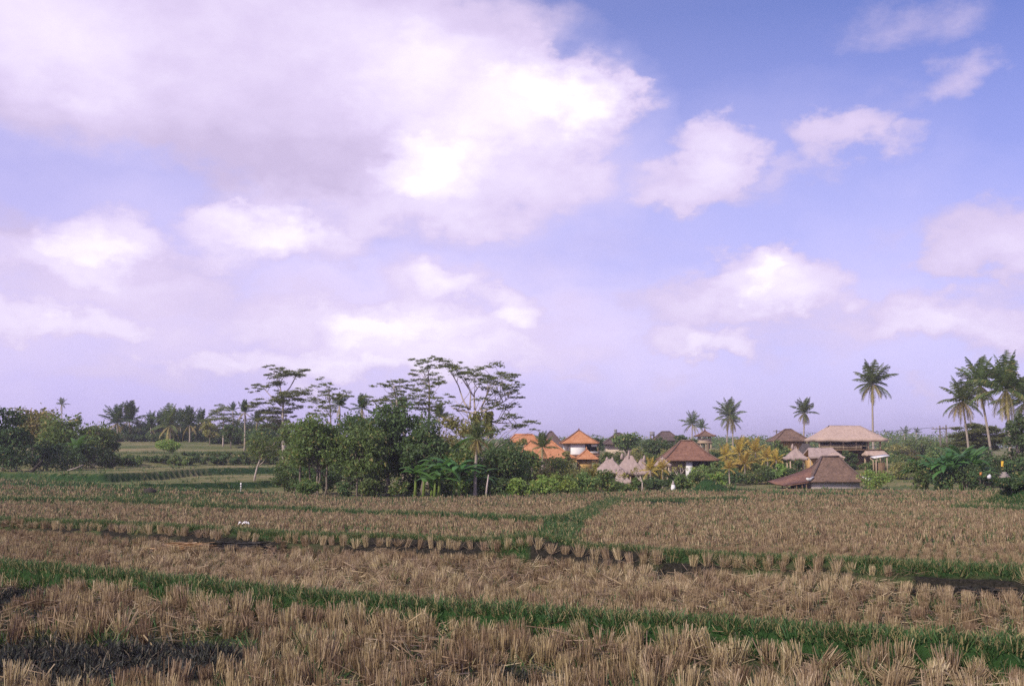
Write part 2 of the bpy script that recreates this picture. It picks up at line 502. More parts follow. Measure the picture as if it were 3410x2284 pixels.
# ------------------------------------------------------------------ ground sheet
ys = np.concatenate([np.linspace(-60, 2, 40), np.geomspace(3, 7, 80)[:-1], np.geomspace(7, 40, 520)[:-1], np.geomspace(40, 220, 380)[:-1], np.geomspace(220, 3500, 130)])
ts = np.linspace(-1, 1, 421)
half = np.where(ys < 3, 9 + (3 - ys), ys + 6)
GX = ts[None, :] * half[:, None]; GY = np.repeat(ys[:, None], len(ts), 1)
GZ = ter(GX.ravel(), GY.ravel())
nr, nc = GX.shape
idx = np.arange(nr * nc).reshape(nr, nc)
Q = np.stack([idx[:-1, :-1], idx[:-1, 1:], idx[1:, 1:], idx[1:, :-1]], -1).reshape(-1, 4)
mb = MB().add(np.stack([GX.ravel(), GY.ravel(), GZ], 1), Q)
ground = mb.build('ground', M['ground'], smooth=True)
tag(ground, kind='structure')
g_, m_ = masks(GX.ravel(), GY.ravel())
sx_ = sxof(GX.ravel(), GY.ravel()); yf_ = np.interp(sx_, FX, FY)
far_ = S((GY.ravel() - yf_) / 3)
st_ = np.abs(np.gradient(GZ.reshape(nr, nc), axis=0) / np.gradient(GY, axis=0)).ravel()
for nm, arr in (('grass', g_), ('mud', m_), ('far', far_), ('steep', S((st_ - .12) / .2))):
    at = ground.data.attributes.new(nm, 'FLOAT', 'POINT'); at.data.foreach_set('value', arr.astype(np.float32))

# ------------------------------------------------------------------ scattered ground cover
_tc = [0]


def tmpl(fn, n, mats, name):
    """a small library of clumps, kept out of the scene and only instanced"""
    c = bpy.data.collections.new(name)
    global COL
    keep = COL
    for i in range(n):
        COL = None
        mb = MB(); fn(mb, np.random.default_rng(100 + i + _tc[0]))
        o = mb.build(name, mats)
        c.objects.link(o)
    COL = keep
    _tc[0] += 50
    return c


def blades(mb, R, n, h0, h1, w, r, splay, mi=0, bend=.1, flatfrac=0.0):
    a = R.uniform(0, 2 * pi, n); rr = r * np.sqrt(R.uniform(0, 1, n))
    base = np.stack([rr * np.cos(a), rr * np.sin(a), np.full(n, -.02)], 1)
    h = R.uniform(h0, h1, n)
    ta = a + R.normal(0, .7, n); tilt = np.abs(R.normal(0, splay, n)) + splay * .4 * rr / r
    fl = R.uniform(size=n) < flatfrac
    tilt = np.where(fl, R.uniform(.8, 1.45, n), tilt)
    d = np.stack([np.sin(tilt) * np.cos(ta), np.sin(tilt) * np.sin(ta), np.cos(tilt)], 1)
    wa = R.uniform(0, pi, n)
    W = np.stack([np.cos(wa), np.sin(wa), np.zeros(n)], 1) * (w * R.uniform(.6, 1.4, n))[:, None]
    mid = base + d * (h * .55)[:, None]
    d2 = unit(d + bend * R.normal(size=(n, 3)) - np.array((0, 0, bend * .5)))
    top = mid + d2 * (h * .45)[:, None]
    V = np.stack([base - W * .5, base + W * .5, mid + W * .5, mid - W * .5, top + W * .3, top - W * .3], 1).reshape(-1, 3)
    i = np.arange(n)[:, None] * 6
    Qd = np.concatenate([i + np.array([0, 1, 2, 3]), i + np.array([3, 2, 4, 5])])
    mb.add(V, Qd, mi)


def scatter(name, pts, coll, ncoll, scale, tilt=.12, kind='stuff', label=None, cat=None):
    n = len(pts)
    me = bpy.data.meshes.new(name); me.vertices.add(n)
    me.vertices.foreach_set('co', pts.astype(np.float32).ravel())
    o = bpy.data.objects.new(name, me); COL.objects.link(o)
    for nm, arr in (('rz', rng.uniform(0, 2 * pi, n)), ('rx', rng.normal(0, 1, n) * tilt), ('ry', rng.normal(0, 1, n) * tilt), ('sc', scale)):
        at = me.attributes.new(nm, 'FLOAT', 'POINT'); at.data.foreach_set('value', np.asarray(arr, np.float32))
    at = me.attributes.new('ix', 'INT', 'POINT'); at.data.foreach_set('value', rng.integers(0, ncoll, n).astype(np.int32))
    ng = bpy.data.node_groups.new(name, 'GeometryNodeTree')
    ng.interface.new_socket('Geometry', in_out='INPUT', socket_type='NodeSocketGeometry')
    ng.interface.new_socket('Geometry', in_out='OUTPUT', socket_type='NodeSocketGeometry')
    N = ng.nodes.new
    gi, go = N('NodeGroupInput'), N('NodeGroupOutput')
    ip = N('GeometryNodeInstanceOnPoints'); ci = N('GeometryNodeCollectionInfo')
    ci.inputs['Collection'].default_value = coll
    ci.inputs['Separate Children'].default_value = True; ci.inputs['Reset Children'].default_value = True
    ip.inputs['Pick Instance'].default_value = True

    def attr(nm, t='FLOAT'):
        a = N('GeometryNodeInputNamedAttribute'); a.data_type = t; a.inputs['Name'].default_value = nm
        return a.outputs['Attribute']
    cx = N('ShaderNodeCombineXYZ')
    for i, k in enumerate(('rx', 'ry', 'rz')): ng.links.new(attr(k), cx.inputs[i])
    e2r = N('FunctionNodeEulerToRotation'); ng.links.new(cx.outputs[0], e2r.inputs[0])
    L = ng.links.new
    L(gi.outputs[0], ip.inputs['Points']); L(ci.outputs[0], ip.inputs['Instance'])
    L(attr('ix', 'INT'), ip.inputs['Instance Index']); L(e2r.outputs[0], ip.inputs['Rotation'])
    L(attr('sc'), ip.inputs['Scale']); L(ip.outputs[0], go.inputs[0])
    md = o.modifiers.new('scatter', 'NODES'); md.node_group = ng
    tag(o, label, cat, None, kind)
    return o


def grid_pts(y0, y1, step, jit, margin=1.15, extra=1.0, rows=None):
    """planting hills: rows across the field, jittered, as wide as the view (and a step more)"""
    out = []
    ang = radians(-24)
    ca, sa = cos(ang), sin(ang)
    W = .52 * y1 * margin + extra + 5
    u = np.arange(-W - y1, W + y1, step); v = np.arange(-y1 - W, y1 + W, step)
    U, Vv = np.meshgrid(u, v); U = U.ravel(); Vv = Vv.ravel()
    x = U * ca - Vv * sa; y = U * sa + Vv * ca
    k = (y > y0) & (y <= y1) & (np.abs(x) < .52 * y * margin + extra)
    x, y = x[k], y[k]
    x = x + rng.normal(0, jit, len(x)); y = y + rng.normal(0, jit, len(x))
    return x, y


def stub_keep(x, y):
    g, m = masks(x, y)
    sx = sxof(x, y); yf = np.interp(sx, FX, FY)
    return (g < .45) & (m < .4) & (y < yf - .2) & (rng.uniform(size=len(x)) < .93)


def xyz(x, y): return np.stack([x, y, ter(x, y)], 1)


_LOG = []
near_fn = lambda mb, R: blades(mb, R, 100, .14, .225, .0052, .058, .10, 0, .06, .08)
near_t = tmpl(near_fn, 7, M['straw'], 'stubble_clump_template')
pale_t = tmpl(lambda mb, R: blades(mb, R, 95, .17, .265, .0055, .058, [.09, .11, .12, .28, .2][len(_LOG) % 5], 0, .05, .05) or _LOG.append(1), 5, M['straw_pale'], 'pale_clump_template')
mid_t = tmpl(lambda mb, R: blades(mb, R, 26, .13, .23, .016, .065, .13, 0, .05, .08), 6, M['straw'], 'mid_clump_template')
far_t = tmpl(lambda mb, R: blades(mb, R, 12, .11, .25, .042, .13, .24, 0, .05, .12), 6, M['straw'], 'far_clump_template')

# clumps standing out one by one: the front row under the near bund, the row on the bank edge of the second bund
EDGE = []
def edge_row(fn, off, sx0, sx1, step, mesh_coll, group, label, scale):
    objs = list(mesh_coll.objects)
    x = -30.0; k = 0
    while x < 30:
        y = float(fn(np.array([x]))[0]) + off + random.gauss(0, .07)
        s = sxof(np.array([x]), np.array([y]))[0]
        if y > 4 and sx0 < s < sx1 and random.random() < .84:
            src = random.choice(objs)
            o = src.copy(); o.name = 'stubble_clump'; COL.objects.link(o)
            o.location = (x, y, tz(x, y)); o.rotation_euler = (random.gauss(0, .13), random.gauss(0, .13), random.uniform(0, 6.28))
            o.scale = (scale * random.uniform(.8, 1.2), scale * random.uniform(.8, 1.2), scale * random.uniform(.75, 1.25))
            tag(o, label, 'straw clump', group)
            EDGE.append((x, y)); k += 1
        x += step * random.uniform(.7, 1.35) * (.93 if fn is yA else .95)


edge_row(yA, -.46, 300, 3300, .21, pale_t, 'straw clumps in the front row under the near grass bund',
         'pale dry rice stubble clump in the front row just below the nearest green grass bund', 1.0)
edge_row(yB, -.10, 20, 2480, .215, pale_t, 'straw clumps along the dark edge of the second bund',
         'tan rice stubble clump on the bank edge with dark wet, shaded soil at its foot', .84)
EDGE = np.array(EDGE)


def not_edge(x, y, r=.13):
    k = np.ones(len(x), bool)
    for i in range(0, len(x), 4000):
        d = np.hypot(x[i:i + 4000, None] - EDGE[None, :, 0], y[i:i + 4000, None] - EDGE[None, :, 1])
        k[i:i + 4000] = d.min(1) > r
    return k


x, y = grid_pts(3.5, 24, .25, .022, 1.2, 1.5)
k = stub_keep(x, y) & not_edge(x, y); x, y = x[k], y[k]
sc = rng.uniform(.7, 1.15, len(x)) * (1 + .25 * (fbm(x * .5, y * .5, 33) - .5))
fl = .09 + .42 * S((fbm(x * .55, y * .55, 41) + .12 * ((y > yA(x)) & (y < yB(x))) - .66) / .1)
pl = fbm(x * .35, y * .35, 77) + .25 * (rng.uniform(size=len(x)) - .5) > .56
scatter('stubble', xyz(x, y)[~pl], near_t, 7, sc[~pl], fl[~pl], label='tan cut rice stubble covering the near harvested fields', cat='stubble')
scatter('pale_stubble', xyz(x, y)[pl], pale_t, 5, sc[pl] * .9, fl[pl], label='paler taller rice stubble in patches of the near fields', cat='stubble')
x, y = grid_pts(24, 46, .24, .05)
k = stub_keep(x, y) & (rng.uniform(size=len(x)) < .55 + .45 * S((fbm(x * .25, y * .5, 92) - .35) / .2)); x, y = x[k], y[k]
scatter('stubble', xyz(x, y), mid_t, 6, rng.uniform(.75, 1.15, len(x)), label='cut rice stubble on the middle fields beyond the second bund', cat='stubble')
x, y = grid_pts(46, 98, .38, .11)
k = stub_keep(x, y) & (rng.uniform(size=len(x)) < .35 + .65 * S((fbm(x * .12, y * .3, 91) - .35) / .25) - .3 * S((sxof(x, y) - 900) / -500)); x, y = x[k], y[k]
scatter('stubble', xyz(x, y), far_t, 6, rng.uniform(.7, 1.15, len(x)), label='cut rice stubble on the far end of the field by the trees', cat='stubble')

# loose straw lying about


def litter(mb, R):
    n = 34
    c = np.stack([R.normal(0, .16, n), R.normal(0, .16, n), R.uniform(.01, .10, n)], 1)
    a = R.uniform(0, 2 * pi, n); t = R.normal(0, .22, n); L = R.uniform(.08, .26, n)
    d = np.stack([np.cos(a) * np.cos(t), np.sin(a) * np.cos(t), np.sin(t)], 1) * (L / 2)[:, None]
    W = np.stack([-np.sin(a), np.cos(a), R.normal(0, .5, n)], 1) * .003
    V = np.stack([c - d - W, c + d - W, c + d + W, c - d + W], 1).reshape(-1, 3)
    mb.add(V, np.arange(4 * n).reshape(n, 4))


lit_t = tmpl(litter, 6, M['straw'], 'straw_litter_template')
x, y = grid_pts(4, 26, .33, .12, 1.15)
g, m = masks(x, y)
k = (g < .6) & (m < .4) & (fbm(x * .6, y * .6, 51) + .2 * rng.uniform(size=len(x)) + .22 * ((y > yA(x)) & (y < yB(x))) > .62); x, y = x[k], y[k]
scatter('straw_litter', xyz(x, y), lit_t, 6, rng.uniform(.7, 1.4, len(x)), .15, label='loose fallen straw lying between the stubble clumps', cat='straw')

bt_t = tmpl(lambda mb, R: blades(mb, R, 60, .03, .13, .008, .14, .7, 0, .2, .3), 5, M['straw_burnt'], 'burnt_straw_template')
x, y = grid_pts(4, 40, .12, .05, 1.15)
g, m = masks(x, y)
k = (m > .35) & (np.abs(y - yB(x)) > .3) & (rng.uniform(size=len(x)) < .75); x, y = x[k], y[k]
scatter('burnt_stubble', xyz(x, y), bt_t, 5, rng.uniform(.5, 1.3, len(x)), .25, label='blackened rotting straw in dark wet patches of the field', cat='burnt straw')

# weeds among the stubble and grass on the bunds
gr_t = tmpl(lambda mb, R: blades(mb, R, 34, .05, .14, .008, .085, .5, 0, .3), 6, M['grass'], 'grass_tuft_template')
gm_t = tmpl(lambda mb, R: blades(mb, R, 16, .08, .22, .022, .16, .45, 0, .25), 6, M['grass'], 'grass_mid_template')
gf_t = tmpl(lambda mb, R: blades(mb, R, 12, .14, .36, .06, .35, .5, 0, .25), 6, M['grass'], 'grass_far_template')


def weed_p(x, y):
    sx = sxof(x, y)
    p = .24 + .22 * S((y - 20) / 12) + .8 * S((fbm(x * .33, y * .33, 61) - .50) / .22)
    p = p + .35 * S((y - 34) / 10) * S((900 - sx) / 400) * (1 - S((y - 80) / 10))
    p = p + .55 * S((sx - 2500) / 700) * S((16 - y) / 5) + .25 * S((sx - 3000) / 400) * S((y - 12) / 10)
    return p


x, y = grid_pts(3.5, 26, .16, .06)
g, m = masks(x, y)
k = (g < .5) & (m < .5) & (rng.uniform(size=len(x)) < .62 * weed_p(x, y)); xa, ya = x[k], y[k]
x, y = grid_pts(3.5, 26, .072, .03)
g, m = masks(x, y); k = (g > .35) & (rng.uniform(size=len(x)) < g); x, y = x[k], y[k]
scatter('bund_grass', xyz(x, y), gr_t, 6, rng.uniform(.55, 1.15, len(x)), .2, label='short bright green grass growing along the low field bunds', cat='grass')
scatter('weeds', xyz(xa, ya), gr_t, 6, rng.uniform(.6, 1.6, len(xa)), .2, label='green weeds sprouting among the near stubble', cat='weeds')
x, y = grid_pts(26, 60, .26, .1)
g, m = masks(x, y); k = (m < .5) & (g < .5) & (rng.uniform(size=len(x)) < .6 * weed_p(x, y)); xa, ya = x[k], y[k]
x, y = grid_pts(26, 60, .17, .06)
g, m = masks(x, y); k = (g > .4); x, y = x[k], y[k]
scatter('bund_grass', xyz(x, y), gm_t, 6, rng.uniform(.5, 1.0, len(x)), .2, label='green grass on the far bunds and the mound at the right edge', cat='grass')
scatter('weeds', xyz(xa, ya), gm_t, 6, rng.uniform(.6, 1.2, len(xa)), .2, label='green weeds among the stubble of the middle fields', cat='weeds')
x, y = grid_pts(60, 150, .55, .25, 1.1)
g, m = masks(x, y)
sx = sxof(x, y); yf = np.interp(sx, FX, FY)
stp = np.abs(ter(x, y + .3) - ter(x, y - .3)) / .6
p = np.where(y < yf, g * .9 + .45 * weed_p(x, y) * (g < .5), .04 + .96 * S((stp - .10) / .12))
p = np.where(np.hypot(x - MOUND[0], y - MOUND[1]) < 3.5, 1.0, p)
k = rng.uniform(size=len(x)) < p; x, y = x[k], y[k]
scatter('field_grass', xyz(x, y), gf_t, 6, rng.uniform(.5, 1.05, len(x)), .2, label='rough green grass on the terraces and banks beyond the stubble', cat='grass')

# ------------------------------------------------------------------ vegetation builders
def R_(seed): return np.random.default_rng(seed)


_seed = [1000]


def nseed():
    _seed[0] += 1
    return _seed[0]


def limb(a, b, sag=.0, n=5, R=None, wob=.04):
    a = np.asarray(a, float); b = np.asarray(b, float)
    t = np.linspace(0, 1, n)[:, None]
    L = np.linalg.norm(b - a)
    p = a + (b - a) * t
    p[:, 2] += sag * L * np.sin(t[:, 0] * pi)
    if R is not None: p[1:-1] += R.normal(0, wob * L, (n - 2, 3))
    return p


def tree(sx, top, width, Y, label, leaf='leaf_mid', bark='bark', n=2600, leafsize=.17, trunk_frac=.28, base=None, name='tree', cat='tree',
         group=None, shape=1.0, stems=1, depth=.8, density=1.0, lean=0.0, clumps=None, low=None, asp=.5, cl=.3):
    """leafy tree or bush: stems, limbs, and a crown of leaf clumps; top row and width as seen, base on the ground"""
    R = R_(nseed())
    Yb = Y
    x = XS(sx, Y); z0 = tz(x, Yb)
    zt = P(sx, top, Y)[2]; H = max(zt - z0, .5); W = m_of(width, Y)
    root = empty(name, (x, Yb, z0))
    tag(root, label, cat, group)
    nc = clumps or int(10 + 16 * min(2, W * H / 12))
    zc0 = H * trunk_frac if low is None else low * H
    cz = (zc0 + H) / 2; hz = (H - zc0) / 2
    C = []
    while len(C) < nc:
        p = R.uniform(-1, 1, 3)
        r = np.linalg.norm(p)
        if r > 1 or r < R.uniform(0, .75): continue
        q = p.copy()
        if shape < 1: q[:2] *= (1 - (1 - shape) * (p[2] + 1) / 2)
        if shape > 1: q[:2] *= (1 - (shape - 1) * (1 - p[2]) / 2)
        C.append((q[0] * W * .42 + lean * W, q[1] * W * .42 * depth, cz + q[2] * hz * .84))
    C = np.array(C); C[:, 0] += lean * W * 0
    rad = np.array([R.uniform(.6, 1.25) for _ in C]) * cl * W * .62
    rad = np.minimum(rad, hz * .75)
    mb = MB()
    for s in range(stems):
        bx = (s - (stems - 1) / 2) * W * .10 + R.normal(0, .03) * W * (stems > 1)
        th = H * .022 + .02
        if stems > 1: th *= .6
        topc = np.array((bx * 1.6 + lean * W * .9, R.normal(0, .05) * W, zc0 + hz * 1.1))
        pts = limb((bx, 0, -.15), topc, 0, 6, R, .02)
        mb.tube(pts, np.linspace(th, th * .35, 6), 6)
        k = R.permutation(len(C))[:max(4, 10 // stems)]
        for j in k:
            i = R.integers(2, 5)
            mb.tube(limb(pts[i], C[j], .04, 4, R), np.linspace(th * .5, th * .12, 4), 4)
    mb.build('trunk', M[bark], root)
    mb = MB()
    wts = rad ** 2; cnt = np.maximum(8, (n * density * wts / wts.sum()).astype(int))
    for c, r, k in zip(C, rad, cnt):
        d = unit(R.normal(size=(k, 3))) * (R.uniform(0, 1, k) ** .45)[:, None]
        p = c + d * r * np.array((1.05, 1.05, .72))
        nrm = unit(d + np.array((0, 0, .7)))
        leafs(mb, p, leafsize, nrm, asp, 0, .45, R)
    k = int(n * .06)
    p = C[R.integers(0, len(C), k)] + R.normal(0, 1, (k, 3)) * rad.mean() * np.array((.65, .65, .45))
    leafs(mb, p, leafsize * .9, None, asp, 0, 0, R)
    mb.build('crown', M[leaf], root)
    return root


def plate_tree(sx, Y, label, trunk, plates, base_row=None, name='plumed_tree', stems=None, th=.17, vine=None, leafsize=.10, dens=1.0, bark='bark_pale', group=None, depth=1.6):
    """tall thin tree with flat layered plumes of fine foliage; trunk and plumes given as seen, all at the tree's own distance"""
    R = R_(nseed())
    x = XS(sx, Y); z0 = tz(x, Y)
    root = empty(name, (x, Y, z0)); tag(root, label, 'tree', group)

    def loc(px, py, dy=0.0):
        p = P(px, py, Y) - np.array((x, Y, z0)); p[1] += dy
        return p
    mb = MB()
    tr = [loc(px, py) for px, py in trunk]; tr[0][2] = -.2
    tr = np.array(tr)
    t = np.linspace(0, len(tr) - 1, 14)
    pts = np.stack([np.interp(t, np.arange(len(tr)), tr[:, i]) for i in range(3)], 1)
    mb.tube(pts, np.linspace(th, th * .25, 14), 7)
    nodes = list(pts[3:])
    for st in (stems or []):
        q = np.array([loc(px, py, R.normal(0, .3) * (i > 0)) for i, (px, py) in enumerate(st)])
        t = np.linspace(0, len(q) - 1, 9)
        q = np.stack([np.interp(t, np.arange(len(q)), q[:, i]) for i in range(3)], 1)
        mb.tube(q, np.linspace(th * .42, th * .12, 9), 5)
        nodes += list(q[3:])
    nodes = np.array(nodes)
    fb = MB()
    for pl in plates:
        px, py, w = pl[:3]; tilt = pl[3] if len(pl) > 3 else R.normal(0, .10)
        dy = R.normal(0, depth)
        c = loc(px, py, dy); a = m_of(w, Y) * .5
        d = np.abs(nodes[:, 2] + .9 * np.hypot(nodes[:, 0] - c[0], nodes[:, 1] - c[1]) - c[2] + .25) + .12 * np.linalg.norm(nodes - c, axis=1)
        k = nodes[np.argmin(d)]
        mb.tube(limb(k, c + (0, 0, -.04), .10, 6, R, .015), np.linspace(th * .16, .010, 6), 4)
        # plume: several sub-plumes strung along the branch end
        nsub = max(3, int(a * 4.5))
        for s in range(nsub):
            u = (s + .5) / nsub * 2 - 1 + R.normal(0, .1)
            cc = c + np.array((u * a * .85, R.normal(0, .35 * a), u * a * tilt + R.normal(0, .15 * a) - .10 * a * u * u))
            rr = a * R.uniform(.22, .52) * (1 - .45 * abs(u))
            n = int(120 * dens * (rr / .5) ** 1.5) + 30
            q = cc + R.normal(0, 1, (n, 3)) * np.array((rr * .72, rr * .72, min(rr * .22, .12)))
            leafs(fb, q, leafsize, np.array((0, 0, 1.)) + R.normal(0, .25, (n, 3)), .42, 0, .72, R)
    mb.build('trunk', M[bark], root)
    fb.build('crown', M['sengon'], root)
    if vine:
        vb = MB()
        for px, y0, y1, w in vine:
            n = 420
            rows = R.uniform(y0, y1, n)
            c = np.array([loc(px + R.normal(0, w * .27), r, R.normal(0, .22)) for r in rows])
            leafs(vb, c, .16, None, .6, 0, 0, R)
        vb.build('vine_cover', M['leaf_olive'], root)
    return root


def palm(sx, crown_row, crown_px, Y, label, lean=0.0, leaf='palm', old='palm_old', nf=24, upright=0.0, trunk=True, base_row=None, name='coconut_palm', cat='palm',
         group=None, th=.15, droop=1.0, sq=1.0, olds=6, nl=26):
    R = R_(nseed())
    xb = XS(sx + lean, Y); z0 = tz(xb, Y)
    top = P(sx, crown_row, Y) - np.array((xb, Y, z0))
    root = empty(name, (xb, Y, z0)); tag(root, label, cat, group)
    if top[2] < .4: top[2] = .4
    t = np.linspace(0, 1, 9)
    pts = np.stack([top[0] * t ** 1.6, R.normal(0, .15) * t, top[2] * t], 1)
    pts[0, 2] = -.2
    r = th * (1 - .38 * t); r[0] *= 1.5
    MB().tube(pts, r, 7).build('trunk', M['bark_palm'], root)
    L0 = m_of(crown_px, Y) * .62
    fb, ob = MB(), MB()
    nf = int(nf * .88); tot = nf + olds
    for i in range(tot):
        oldf = i >= nf
        a = i * 2.39996 + R.normal(0, .18)
        if oldf: el = R.uniform(-1.2, -.3)
        else:
            u = i / nf
            el = min(1.5, 1.5 - 1.95 * u ** 1.5 + upright * .4 + R.normal(0, .12))
        L = L0 * R.uniform(.86, 1.08) * (.85 if oldf else 1)
        dirh = np.array((cos(a), sin(a), 0))
        n = 9
        s = np.linspace(0, 1, n)
        e = el - droop * (.95 - .25 * upright) * s ** 1.8 * (.45 + .55 * cos(max(min(el, 1.5), 0)))
        e = np.maximum(e, -1.5)
        step = L / (n - 1)
        p = np.zeros((n, 3)); p[0] = top
        for k in range(1, n):
            p[k] = p[k - 1] + (dirh * cos(e[k]) + np.array((0, 0, sin(e[k])))) * step
        B = ob if oldf else fb
        B.tube(p, np.linspace(.035, .008, n) * L0 / 3.0, 3)
        side = np.array((-sin(a), cos(a), 0))
        u = np.linspace(.10, 1.0, nl)
        bp = np.stack([np.interp(u, s, p[:, j]) for j in range(3)], 1)
        tg = unit(np.stack([np.interp(u, s, np.gradient(p[:, j])) for j in range(3)], 1))
        ll = L * .25 * np.sin(np.clip(u * .93 + .08, 0, 1) * pi) ** .6 * R.uniform(.8, 1.15, nl)
        ll = np.maximum(ll, L * .06)
        for sg in (-1, 1):
            dn = R.uniform(.35, 1.0, nl)[:, None] * (1.35 if oldf else .8)
            d = unit(side * sg + tg * .75 - np.array((0, 0, 1.)) * dn)
            tip = bp + d * ll[:, None]
            wv = tg * (L / nl * .8)
            V = np.stack([bp - wv * .5, bp + wv * .5, tip + wv * .22 - np.array((0, 0, .06)) * ll[:, None], tip - wv * .05 - np.array((0, 0, .12)) * ll[:, None]], 1).reshape(-1, 3)
            B.add(V, np.arange(4 * nl).reshape(nl, 4))
    fb.build('fronds', M[leaf], root)
    if olds: ob.build('old_fronds', M[old], root)
    return root


def banana(sx, base_px, leaf_px, Y, label, n=8, name='banana_plant', group=None, leaf='banana', stems=2, x=None, base=None, cat='banana plant', up=0.0, wide=.24):
    R = R_(nseed())
    x = XS(sx, Y); z0 = tz(x, Y)
    root = empty(name, (x, Y, z0)); tag(root, label, cat, group)
    mb, lb = MB(), MB()
    L0 = m_of(leaf_px, Y)
    for st in range(stems):
        ox, oy = R.normal(0, .32), R.normal(0, .32)
        if st == 0: ox = oy = 0
        h = L0 * R.uniform(.55, .95)
        mb.tube([(ox, oy, -.1), (ox + .03, oy, h * .5), (ox + .05, oy, h)], [.11, .09, .05], 7)
        for i in range(n):
            a = i * 2.4 + R.normal(0, .3); el = R.uniform(.25, 1.25) + up
            L = L0 * R.uniform(.7, 1.1); m = 8
            s = np.linspace(0, 1, m); e = el - R.uniform(.9, 1.7) * s ** 1.5
            dh = np.array((cos(a), sin(a), 0)); p = np.zeros((m, 3)); p[0] = (ox + .05, oy, h)
            for k in range(1, m): p[k] = p[k - 1] + (dh * cos(e[k]) + np.array((0, 0, sin(e[k])))) * L / (m - 1)
            w = L * wide * .5 * np.sin(np.clip(s * .9 + .12, 0, 1) * pi) ** .55 * (s > .05)
            w[0] = .02
            sd = np.array((-sin(a), cos(a), 0))
            tears = R.uniform(.82, 1.0, (2, m))
            Lf = p + sd * (w * tears[0])[:, None] - np.array((0, 0, 1)) * (w * .35)[:, None]
            Rt = p - sd * (w * tears[1])[:, None] - np.array((0, 0, 1)) * (w * .35)[:, None]
            V = np.concatenate([Lf, p, Rt]); i0 = np.arange(m - 1)
            lb.add(V, np.concatenate([np.stack([i0, i0 + m, i0 + m + 1, i0 + 1], 1), np.stack([i0 + m, i0 + 2 * m, i0 + 2 * m + 1, i0 + m + 1], 1)]))
    mb.build('stem', M['leaf_light'], root)
    lb.build('leaves', M[leaf], root)
    return root


def shrub(sx, top, width, Y, label, leaf='leaf_mid', n=900, group=None, **k):
    k.setdefault('leafsize', .13); k.setdefault('low', .02); k.setdefault('stems', 3); k.setdefault('cl', .36)
    return tree(sx, top, width, Y, label, leaf, 'bark', n, name='shrub', cat='shrub', group=group, trunk_frac=0, **k)


# ------------------------------------------------------------------ left side: the dense stand and the palms on the terraces
tree(12, 1345, 180, 92, 'dark dense tree at the left edge of the view, taller than the bushes beside it', 'leaf_deep', n=3600, low=.1)
tree(110, 1356, 200, 114, 'broad flat-topped tree behind the dark tree at the left edge', 'leaf_olive', n=3200, low=.15, shape=1.3, leafsize=.2)
tree(222, 1376, 200, 108, 'bushy light green tree below the tiny lone palm on the skyline', 'leaf_mid', n=3600, low=.08, leafsize=.19)
tree(305, 1400, 150, 111, 'rounded bushy tree at the right shoulder of the left tree stand', 'leaf_mid', n=2200, low=.08)
tree(358, 1425, 84, 113, 'narrow dark bush-like tree ending the left tree stand beside the terraces', 'leaf_dark', n=1500, low=.05)
tree(170, 1396, 110, 118, 'olive tree filling the gap behind the left tree stand', 'leaf_olive', n=1800, low=.1)
banana(250, 0, 75, 104, 'banana plant with upright pale leaves poking out of the left tree stand', 7, up=.35)
banana(150, 0, 70, 101, 'banana plant half sunk in the bushes of the left tree stand', 7)
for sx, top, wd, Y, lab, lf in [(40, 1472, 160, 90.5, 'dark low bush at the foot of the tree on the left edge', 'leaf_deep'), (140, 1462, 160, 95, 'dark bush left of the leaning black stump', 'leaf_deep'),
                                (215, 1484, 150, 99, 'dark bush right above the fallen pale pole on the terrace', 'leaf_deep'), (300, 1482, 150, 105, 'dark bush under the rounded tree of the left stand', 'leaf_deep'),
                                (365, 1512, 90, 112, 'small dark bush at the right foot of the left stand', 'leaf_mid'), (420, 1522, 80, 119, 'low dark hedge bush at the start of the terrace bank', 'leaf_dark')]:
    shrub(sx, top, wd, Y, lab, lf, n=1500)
palm(205, 1347, 46, 330, 'tiny lone coconut palm sticking up above the left tree stand', nf=14, olds=2, nl=12, th=.2)
G = 'palms along the terraces at the left'
palm(390, 1408, 112, 196, 'left one of the tall paired palms right of the dense left stand', nf=20, upright=.6, group=G, olds=5, nl=18, leaf='palm_dark')
palm(430, 1404, 112, 201, 'right one of the paired palms right of the left stand, with a rounded arching top', nf=22, upright=.7, group=G, olds=3, nl=18, leaf='palm_dark')
palm(462, 1425, 62, 205, 'small drooping palm just right of the paired palms', nf=14, droop=1.4, group=G, olds=2, nl=16, leaf='palm_dark')
palm(502, 1424, 92, 200, 'upright palm with parted fronds between the small drooping palm and the yellowish palm', nf=15, upright=1.0, group=G, olds=2, nl=18, leaf='palm_dark')
palm(565, 1416, 118, 192, 'wide yellowish palm in the middle of the terrace palms', leaf='palm', nf=22, upright=.4, group=G, olds=7, nl=18)
palm(630, 1414, 108, 190, 'palm with tall upright fronds right of the yellowish palm', nf=20, upright=.9, group=G, olds=3, nl=18, leaf='palm_dark')
palm(775, 1366, 48, 205, 'small palm tuft showing above the feathery tree', nf=14, upright=.5, group=G, olds=0, nl=14, leaf='palm_dark')
palm(814, 1372, 66, 152, 'slim palm with a bare pale trunk standing on the upper terrace', nf=20, upright=1.5, group=G, olds=5, th=.16, droop=.7, leaf='palm_dark')
palm(856, 1402, 66, 176, 'palm behind the slim bare-trunked palm, partly hidden', nf=18, group=G, olds=2, upright=.5, leaf='palm_dark')
tree(697, 1392, 62, 176, 'narrow tree with drooping sprays between the palms and the feathery tree', 'leaf_olive', n=1500, low=.2)
plate_tree(742, 168, 'feathery open-crowned small tree among the terrace palms', [(742, 1500), (744, 1420), (746, 1370)],
           [(735, 1350, 50), (715, 1362, 50), (755, 1365, 60), (725, 1378, 60), (765, 1385, 60), (740, 1392, 70), (715, 1400, 50), (760, 1405, 60), (735, 1415, 60), (778, 1400, 40)], th=.14, leafsize=.13, name='feathery_tree')
